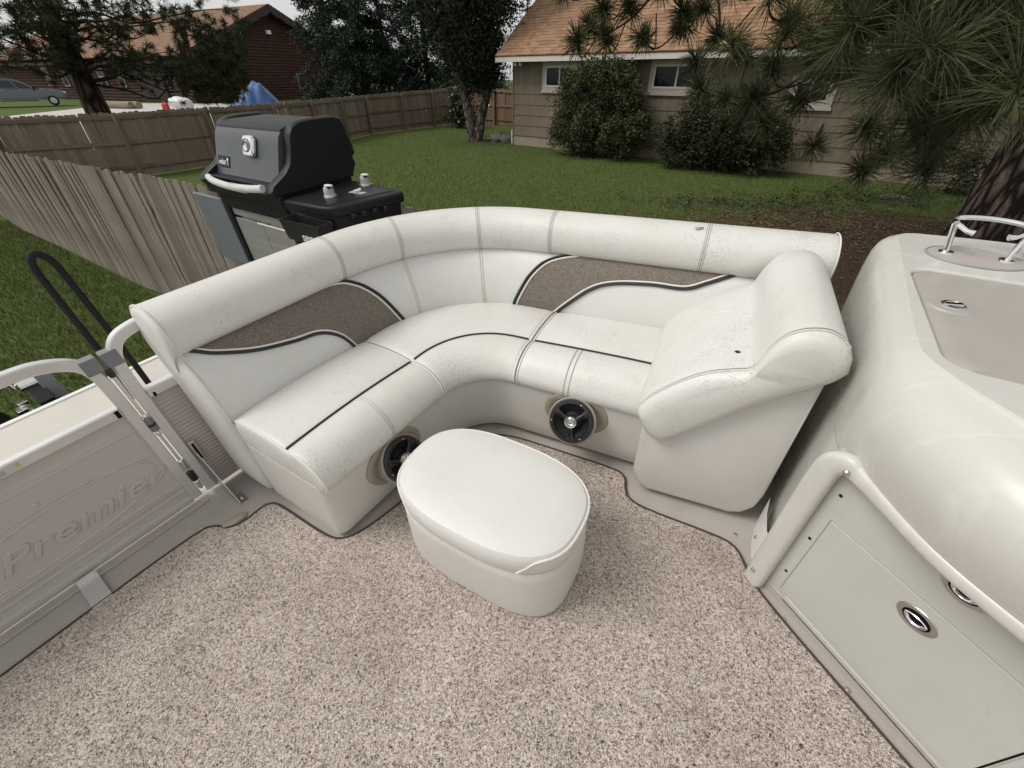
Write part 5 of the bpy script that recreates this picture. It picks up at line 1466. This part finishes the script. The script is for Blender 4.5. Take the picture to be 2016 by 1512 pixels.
# --- the big pine at the right: trunk beside the boat, boughs overhead
bp_ = thing('pine_tree', 'huge long-needled pine with furrowed trunk at the right edge', 'tree', (5.3, 5.0, 0))
TB = np.array([5.36, 4.62, 0.])
rings = []
for k in range(34):
    z = 12 * (k / 33) ** 1.3; r = .50 * (1 - z / 15) + .16 * math.exp(-z / .6)
    rings.append([TB + [0, 0, z] + (r + .020 * math.sin(9 * a + 1.7 * math.sin(z * 2.2)) + .012 * math.sin(23 * a + z * 5)) * np.array([math.cos(a), math.sin(a), 0]) for a in [2 * math.pi * j / 72 for j in range(72)]])
t = MB(); t.loft(rings); part('trunk', t, M['pine_bark'], bp_)
def needles(c, d, L, n, spread, w=.0016):
    """tuft of long needles at c opening along d"""
    d = np.array(d, float); d /= np.linalg.norm(d)
    v = rng.normal(size=(n, 3)); v /= np.linalg.norm(v, axis=1)[:, None]
    dirs = d * rng.uniform(-.25, 1.0, n)[:, None] * spread + v * .85; dirs /= np.linalg.norm(dirs, axis=1)[:, None]
    base = c - d * (L * .55) * rng.random(n)[:, None]
    ln = L * rng.uniform(.75, 1.15, n)
    side = np.cross(dirs, rng.normal(size=(n, 3))); side /= np.linalg.norm(side, axis=1)[:, None]
    sag = np.zeros((n, 3)); sag[:, 2] = -ln * .10 * (1 - np.abs(dirs[:, 2]))
    mid = base + dirs * (ln * .55)[:, None] + sag * .3
    tip = base + dirs * ln[:, None] + sag
    V = np.stack([base - side * w, base + side * w, mid + side * w, mid - side * w, tip], 1).reshape(-1, 3)
    k = np.arange(n) * 5
    F4 = np.stack([k, k + 1, k + 2, k + 3], 1); F3 = np.stack([k + 3, k + 2, k + 4, k + 4], 1)
    return V, F4, F3
def tuft_mesh(tufts, w):
    Vs, Fs = [], []; o_ = 0
    for c, d, L, n, spread in tufts:
        V, F4, F3 = needles(np.array(c), d, L, n, spread, w if w > .002 else .00062 * np.linalg.norm(np.array(c) - [0, 0, CAMZ]))
        F3t = F3[:, :3]
        Vs.append(V); Fs.append((F4 + o_, F3t + o_)); o_ += len(V)
    V = np.vstack(Vs)
    T = np.vstack([np.vstack([a[:, [0, 1, 2]], a[:, [0, 2, 3]], b]) for a, b in Fs])
    return V, T
NEAR = [(1566, 28, 60, 3.4), (1618, 118, 58, 3.2), (1771, 128, 125, 2.1), (1880, 100, 100, 2.4), (1820, 212, 90, 2.6), (1906, 196, 105, 2.35), (2020, 120, 95, 2.3), (1479, 194, 68, 3.3), (1569, 194, 52, 3.6),
        (1378, 167, 45, 4.2), (1455, 108, 40, 4.4), (1368, 115, 32, 4.8), (1604, 285, 36, 4.4), (1698, 330, 48, 3.8), (1976, 60, 100, 2.3), (1715, 28, 100, 2.5), (1802, 10, 95, 2.4), (1337, 52, 28, 5.0), (1378, 15, 34, 4.8),
        (1136, 72, 34, 4.6), (1160, 45, 30, 4.8), (1192, 68, 34, 4.6), (1185, 10, 36, 4.6), (1263, 68, 34, 4.6), (1240, 8, 34, 4.7), (1341, 20, 30, 4.8), (1650, 60, 60, 3.1), (1530, -40, 70, 3.2), (1640, -50, 90, 2.8), (1900, 10, 100, 2.4), (1430, -40, 50, 4.0), (2060, 60, 110, 2.2), (1950, -60, 110, 2.3), (1750, -80, 110, 2.4), (1300, -40, 36, 4.7), (1100, -30, 34, 4.9),
        (1520, 120, 50, 3.6), (1430, 185, 45, 4.0), (1500, 240, 45, 3.8), (1705, 245, 55, 3.2), (1590, 65, 55, 3.3), (1748, 292, 48, 3.3), (1660, 120, 60, 3.0), (1840, 285, 40, 3.5), (1410, 70, 36, 4.6)]
tf = []; tips = []
for px, py, rp_, rr_ in NEAR:
    c = wp(px, py, rr_); Z = rr_
    L = {True: .19, False: .165}[rp_ > 70]
    d = np.array([-.5, -.25, .35]) + rng.normal(0, .28, 3)
    nn = int(np.clip(300 * (rp_ / 60), 270, 480))
    tf.append((c, d, L, nn, .55 if rr_ < 3 else .95)); tips.append((c, d / np.linalg.norm(d), rr_))
    if rp_ > 55:
        c2 = c + rng.normal(0, .10, 3); tf.append((c2, d + rng.normal(0, .3, 3), L * .95, nn // 2, .5))
V, T = tuft_mesh(tf, .0011)
me = np_mesh('needles', V - BASE[bp_], T); me.materials.append(M['pine_needle'])
o = bpy.data.objects.new('needles', me); COL.objects.link(o); o.parent = bp_; o['kind'] = 'stuff'
# upper crown out of frame (shades the right side of the yard)
tf = []
for k in range(3600):
    z = rng.uniform(3.8, 12); a = rng.uniform(0, 6.28); rr_ = rng.uniform(.05, 1) ** .6 * 9.0 * (1 - (z - 3.8) / 13)
    c = TB + [rr_ * math.cos(a), rr_ * math.sin(a), z]
    if c[0] < 1.5 or c[1] < 3.2 or (c[2] - CAMZ) < .17 * c[1] + .55: continue
    tf.append((c, [math.cos(a), math.sin(a), .4], .34, 46, .5))
V, T = tuft_mesh(tf, .011); me = np_mesh('upper_crown', V - BASE[bp_], T); me.materials.append(M['pine_needle'])
o = bpy.data.objects.new('upper_crown', me); COL.objects.link(o); o.parent = bp_
# boughs
def bough(a, b, r0, r1, sag=.1, mat='twig_dark', k=6):
    P = wob(a, b, k, .02); n_ = len(P)
    P = [p - np.array([0, 0, 1]) * sag * math.sin(math.pi * i / (n_ - 1)) for i, p in enumerate(P)]
    part('branch', limb(catmull(P, 3), r0, r1, 7), M[mat], bp_)
hub1 = wp(1880, -120, 3.6); hub2 = wp(1560, -150, 4.2); hub3 = wp(1250, -140, 5.0)
bough(TB + [-.3, -.1, 4.6], hub1, .09, .05); bough(TB + [-.3, .1, 5.0], hub2, .08, .04); bough(hub2, hub3, .04, .022)
part('branch', limb(catmull([wp(1862, -60, 2.6), wp(1872, 5, 2.55), wp(1902, 32, 2.5), wp(1955, 36, 2.5), wp(2010, 8, 2.6), wp(2080, -40, 2.7)], 5), .016, .022, 8), M['twig'], bp_)
part('branch', limb(catmull([wp(1958, 36, 2.5), wp(1935, 70, 2.5), wp(1905, 90, 2.55), wp(1850, 112, 2.4), wp(1790, 130, 2.2)], 5), .012, .006, 7), M['twig'], bp_)
part('branch', limb(catmull([wp(1655, 150, 3.4), wp(1618, 165, 3.45), wp(1590, 185, 3.55), wp(1569, 196, 3.6)], 4), .008, .005, 6), M['twig'], bp_)
part('branch', limb(catmull([wp(1410, -30, 4.6), wp(1417, 40, 4.6), wp(1405, 85, 4.6), wp(1378, 120, 4.5), wp(1372, 165, 4.3)], 5), .010, .005, 6), M['twig_dark'], bp_)
part('branch', limb(catmull([wp(1345, -30, 4.8), wp(1335, 50, 4.8), wp(1310, 85, 4.75), wp(1285, 95, 4.7), wp(1263, 72, 4.6)], 5), .010, .004, 6), M['twig_dark'], bp_)
part('branch', limb(catmull([wp(1300, -30, 4.8), wp(1255, 25, 4.7), wp(1215, 55, 4.65), wp(1165, 76, 4.6), wp(1140, 72, 4.6)], 5), .010, .004, 6), M['twig_dark'], bp_)
for c, d, rr_ in tips:
    h_ = min((hub1, hub2, hub3), key=lambda q: np.linalg.norm(q - c)); g_ = (h_ - c) / np.linalg.norm(h_ - c)
    p1 = c - d * .13; p2 = p1 - d * .07 + g_ * .09; p3 = p2 + g_ * .22 + rng.normal(0, .03, 3)
    part('branch', limb(catmull([c, p1, p2, p3], 5), .0045, .0085 if rr_ < 4 else .006, 6), M['twig_dark'], bp_)

# --- neighbour's pine at the left
lp = thing('pine_tree', 'dark pine with bare lower branches in front of the brown house', 'tree', (-16.5, 19.5, 0))
lb = wp(196, 226, 25.5); LB = np.array([lb[0], lb[1], 0.]); 
BASE[lp] = np.array([LB[0], LB[1], 0.]); lp.location = LB
part('trunk', limb([LB, LB + [0, 0, 2], LB + [-.03, 0, 4], LB + [0, .05, 7], LB + [0, 0, 12]], .46, .12, 16), M['pine_bark_far'], lp)
tf = []; 
def lbranch(px, py, rng_, r0=.05, z0=None):
    e = wp(px, py, rng_); a = LB + [0, 0, z0 if z0 else max(2.2, e[2] * .8 + .3)]
    P = wob(a, e, 5, .035); part('branch', limb(catmull(P, 3), r0, .010, 6), M['twig_dark'], lp)
    for q in P[2:]:
        for _ in range(2):
            tw_ = q + rng.normal(0, .35, 3) * np.array([1, 1, .6]); part('branch', limb([q, (q + tw_) / 2 + rng.normal(0, .05, 3), tw_], .014, .005, 4), M['twig_dark'], lp)
            tf.append((tw_, tw_ - q, .22, 46, .5))
    tf.append((e, e - a, .24, 60, .5))
for px, py, r_ in [(30, 60, 23), (60, 100, 24), (100, 40, 23), (-40, 80, 23), (20, 20, 24), (150, 20, 24), (200, 60, 24), (60, 0, 23), (250, 30, 25), (300, 60, 25), (340, 100, 26), (390, 150, 27), (420, 120, 27), (440, 170, 27.5), (300, 20, 26), (350, 40, 26), (420, 60, 27), (450, 20, 27), (230, 130, 24), (280, 110, 25), (10, 130, 23), (110, 130, 23.5), (330, 150, 26.5), (455, 190, 27.5)]:
    lbranch(px, py, r_)
for (px0, px1, py0, py1, r_, n_) in [(-60, 120, -40, 115, 23.5, 150), (100, 260, -40, 60, 24.5, 70), (250, 470, -40, 60, 26.5, 60), (345, 485, 40, 182, 27.5, 330), (385, 480, 180, 200, 27.5, 40), (180, 300, 70, 125, 24.5, 30), (200, 350, 110, 140, 26, 26)]:
    for _ in range(n_):
        c = wp(rng.uniform(px0, px1), rng.uniform(py0, py1), r_ + rng.normal(0, .8)); tf.append((c, rng.normal(0, 1, 3) + [0, 0, .3], .24, 46, .5))
V, T = tuft_mesh(tf, .009); me = np_mesh('needles', V - BASE[lp], T); me.materials.append(M['pine_needle_far'])
o = bpy.data.objects.new('needles', me); COL.objects.link(o); o.parent = lp; o['kind'] = 'stuff'

# ================================================================ YARD OBJECTS
def rock(name, c, s, mat, label, seed, group=None, cat='stone'):
    r0 = np.random.default_rng(seed); bm = bmesh.new(); bmesh.ops.create_icosphere(bm, subdivisions=2, radius=1)
    for v in bm.verts:
        k = 1 + r0.normal(0, .10); v.co = Vector((v.co.x * s[0] * k, v.co.y * s[1] * k, v.co.z * s[2] * k))
    me = bpy.data.meshes.new(name); bm.to_mesh(me); bm.free(); me.materials.append(M[mat])
    me.polygons.foreach_set('use_smooth', [True] * len(me.polygons)); me.set_sharp_from_angle(angle=R_(25))
    o = bpy.data.objects.new(name, me); COL.objects.link(o); o.location = c; return tag(o, label, cat, group)
for i, (x, y, s, lab) in enumerate([(-1.0, 22.1, .20, 'small grey stone at the left end of the pile beside the twin-trunk cedar'), (-.62, 21.8, .29, 'big grey stone at the front left of the pile by the house corner'),
        (-.22, 21.6, .27, 'grey stone in the front middle of the pile by the house corner'), (-.02, 21.9, .22, 'grey stone at the right end of the pile touching the downpipe'), (-.45, 22.2, .28, 'grey stone at the back of the pile by the house corner')]):
    rock('stone', (x, y, s * .5), (s * 1.2, s, s * .8), 'stone_grey', lab, 40 + i, 'stones piled at the house corner')
rock('stone', (-1.52, 5.12, .62), (.42, .32, .62), 'stone_clay', 'reddish boulder behind the near fence under the grill shelf', 60)
rock('stone', (9.2, 10.87, .04), (.40, .22, .05), 'stone_grey', 'flat pale paving stone lying among the weeds', 61)

# parked pickup on the neighbour's grass
cw = wp(46, 195, 68); CX = np.array([.745, .667, 0]); CY = np.array([-.667, .745, 0]); CB = np.array([cw[0], cw[1], 0.])
car = thing('parked_truck', 'grey pickup truck parked at the far left by the brown house', 'truck', (CB[0], CB[1], 0))
def CP(x, y, z): return CB + (CX * x + CY * y + np.array([0, 0, z])) * 1.22
def cs_(x, w, z0, z1, sh): return [CP(x, -w, z0), CP(x, -w, z1 * .6 + z0 * .4), CP(x, -w + sh, z1), CP(x, w - sh, z1), CP(x, w, z1 * .6 + z0 * .4), CP(x, w, z0)]
t = MB(); t.loft([cs_(x, w, z0, z1, .12) for x, w, z0, z1 in ((-3.6, .92, .60, 1.15), (-3.5, .96, .52, 1.2), (-1.2, .98, .48, 1.22), (.9, .98, .48, 1.2), (1.6, .97, .5, 1.16), (2.5, .93, .52, 1.08), (2.75, .85, .58, .95), (2.8, .75, .62, .85))])
part('body', t, M['car_paint'], car, angle=30)
t = MB(); t.loft([[CP(x, -w, z0), CP(x, -w + .16, z1), CP(x, w - .16, z1), CP(x, w, z0)] for x, w, z0, z1 in ((-2.6, .90, 1.20, 1.24), (-2.2, .90, 1.20, 1.72), (-1.2, .90, 1.2, 1.84), (-.1, .90, 1.2, 1.80), (.5, .90, 1.19, 1.56), (1.25, .88, 1.15, 1.19))])
cab = part('cab', t, M['car_paint'], car, angle=30)
for x0, x1, a0, a1 in ((-2.0, -1.05, -1.85, -1.05), (-.95, .0, -.95, -.25), (.10, .85, -.15, .25)):
    t = MB(); t.add([CP(x0, -.90, 1.26), CP(x1, -.90, 1.26), CP(a1, -.79, 1.70 if a1 < .1 else 1.60), CP(a0, -.79, 1.72)], [(0, 1, 2, 3)]); part('side_window', t, M['car_glass'], cab, smooth=False)
t = MB(); t.add([CP(1.22, -.80, 1.21), CP(1.22, .80, 1.21), CP(.50, .70, 1.585), CP(.50, -.70, 1.585)], [(0, 1, 2, 3)]); part('windscreen', t, M['car_glass'], cab, smooth=False)
for x in (-2.1, 1.75):
    for y in (-.93, .93):
        t = MB(); t.lathe([(.20, -.12), (.36, -.12), (.40, -.08), (.40, .08), (.36, .12), (.20, .12)], CP(x, y, .40), CY, 24); wh = part('wheel', t, M['tyre'], car)
        t = MB(); t.lathe([(.25, -.125), (.23, -.13), (.06, -.10), (.05, -.135), (.0, -.135)], CP(x, y, .40), CY, 20); part('rim', t, M['alloy'], wh)
t = MB(); t.obox(CP(.95, -1.05, 1.25), CX * .10, CY * .08, (0, 0, .08)); part('wing_mirror', t, M['cast_black'], car, bevel=.02)
for y in (-.7, .7): part('headlight', MB().obox(CP(2.62, y, .93), CX * .10, CY * .16, (0, 0, .07)), M['lamp_glass'], car, bevel=.02)
for x in (-.9, .1): part('door_handle', MB().obox(CP(x, -.99, 1.08), CX * .10, CY * .012, (0, 0, .02)), M['chrome'], car)
part('running_board', MB().obox(CP(-.2, -.97, .42), CX * 1.3, CY * .10, (0, 0, .03)), M['cast_black'], car)

# tarp-covered heap
c = wp(503, 204, 52); tb = np.array([c[0], c[1], 0.])
n1_, n2_ = 40, 26; V = []
view = np.array([c[0], c[1]]) / np.linalg.norm(c[:2]); rt_ = np.array([view[1], -view[0]])
for i in range(n1_ + 1):
    for j in range(n2_ + 1):
        x = (i / n1_ - .5) * 2; y = (j / n2_ - .5) * 2
        zz = np.interp(x, [-1, -.85, -.5, -.15, .15, .35, .6, .85, 1], [.02, .35, 1.05, 1.75, 1.95, 1.90, 1.35, .55, .02]) * (1 - abs(y) ** 2.6)
        zz += .10 * math.sin(9 * x + 3 * y) * (1 - abs(x)) + .06 * math.sin(17 * x - 5 * y) * (1 - x * x)
        p = tb[:2] + rt_ * x * 2.3 + view * y * 1.5; V.append((p[0], p[1], max(.02, zz)))
F = [(i * (n2_ + 1) + j, (i + 1) * (n2_ + 1) + j, (i + 1) * (n2_ + 1) + j + 1, i * (n2_ + 1) + j + 1) for i in range(n1_) for j in range(n2_)]
t = MB(); t.add(V, F); solo('tarp_heap', t, M['tarp_blue'], 'heap covered by a draped blue tarp before the brown gable', 'tarp', (tb[0], tb[1], 0), angle=60)
# propane tank
c = wp(360, 206, 50); pt = np.array([c[0], c[1], 0.]); ax = np.array([.75, -.15, 0]); ax /= np.linalg.norm(ax); ax = np.array([.93, -.2, -.12])
tk = thing('propane_tank', 'white propane tank lying on the driveway near the garage', 'tank', tuple(pt))
t = MB(); t.lathe([(.02, -.85), (.25, -.80), (.42, -.66), (.48, -.45), (.48, .45), (.42, .66), (.25, .80), (.02, .85)], pt + [0, 0, .55], ax, 24); part('shell', t, M['tank_white'], tk)
t = MB(); t.lathe([(.24, -1.08), (.27, -1.08), (.27, -.78), (.24, -.78)], pt + [0, 0, .55], ax, 18, False); part('collar', t, M['tank_white'], tk)
part('valve', MB().lathe([(.06, -1.0), (.06, -.82)], pt + [0, 0, .55], ax, 10), M['steel'], tk)
for k in (-.4, .4): part('leg', MB().obox(pt + ax * k + [0, 0, .06], ax * .06, np.array([.2, .93, 0]) * .3, (0, 0, .06)), M['tank_white'], tk)
# red fuel can
c = wp(325, 207, 49); rc = np.array([c[0], c[1], 0.])
fc = thing('fuel_can', 'small red fuel can standing left of the white tank', 'fuel can', tuple(rc))
part('can_body', MB().box(tuple(rc + [-.22, -.15, .03]), tuple(rc + [.22, .15, .62])), M['red_plastic'], fc, bevel=.05)
part('can_handle', MB().tube([rc + [-.15, 0, .60], rc + [-.10, 0, .78], rc + [.08, 0, .78], rc + [.12, 0, .60]], .035, 8), M['red_plastic'], fc)
part('spout', MB().tube([rc + [.18, 0, .60], rc + [.30, 0, .80]], .03, 8), M['black_plastic'], fc)
# low flatbed cart
c = wp(288, 222, 34); kc = np.array([c[0], c[1], 0.])
kt = thing('garden_cart', 'low black garden cart on the driveway seen over the fence', 'cart', tuple(kc))
t = MB(); t.loft([[kc + np.array([x * .8, y, z]) for x, y, z in ((-.85, -.35, .55), (.85, -.35, .62), (.85, .35, .62), (-.85, .35, .55))], [kc + np.array([x * .8, y, z]) for x, y, z in ((-.95, -.42, .80), (.95, -.42, .86), (.95, .42, .86), (-.95, .42, .80))]]); part('tray', t, M['cast_black'], kt)
for x in (-.55, .5):
    for y in (-.45, .45):
        wh = part('wheel', MB().lathe([(.10, -.06), (.24, -.06), (.27, 0), (.24, .06), (.10, .06)], kc + [x, y, .27], (0, 1, 0), 16), M['tyre'], kt); part('hub', MB().lathe([(.10, -.065), (.10, .065)], kc + [x, y, .27], (0, 1, 0), 12), M['tank_white'], wh)
part('pull_handle', MB().tube([kc + [.7, 0, .5], kc + [1.15, 0, .85], kc + [1.35, 0, .95]], .03, 6), M['cast_black'], kt)
# pale logs edging the drive
for i, (px, py, r_, l_, lab) in enumerate(((228, 198, 58, 1.9, 'long pale log lying beside the garage at the lawn edge'), (262, 201, 57, .7, 'short pale log end right beside the garage door'))):
    c = wp(px, py, r_); q = np.array([c[0], c[1], .30]); t = MB(); t.tube([q - np.array([.85, -.3, 0]) * l_, q + np.array([.85, -.3, 0]) * l_], .29, 14); solo('log', t, M['log_wood'], lab, 'log', tuple(q))
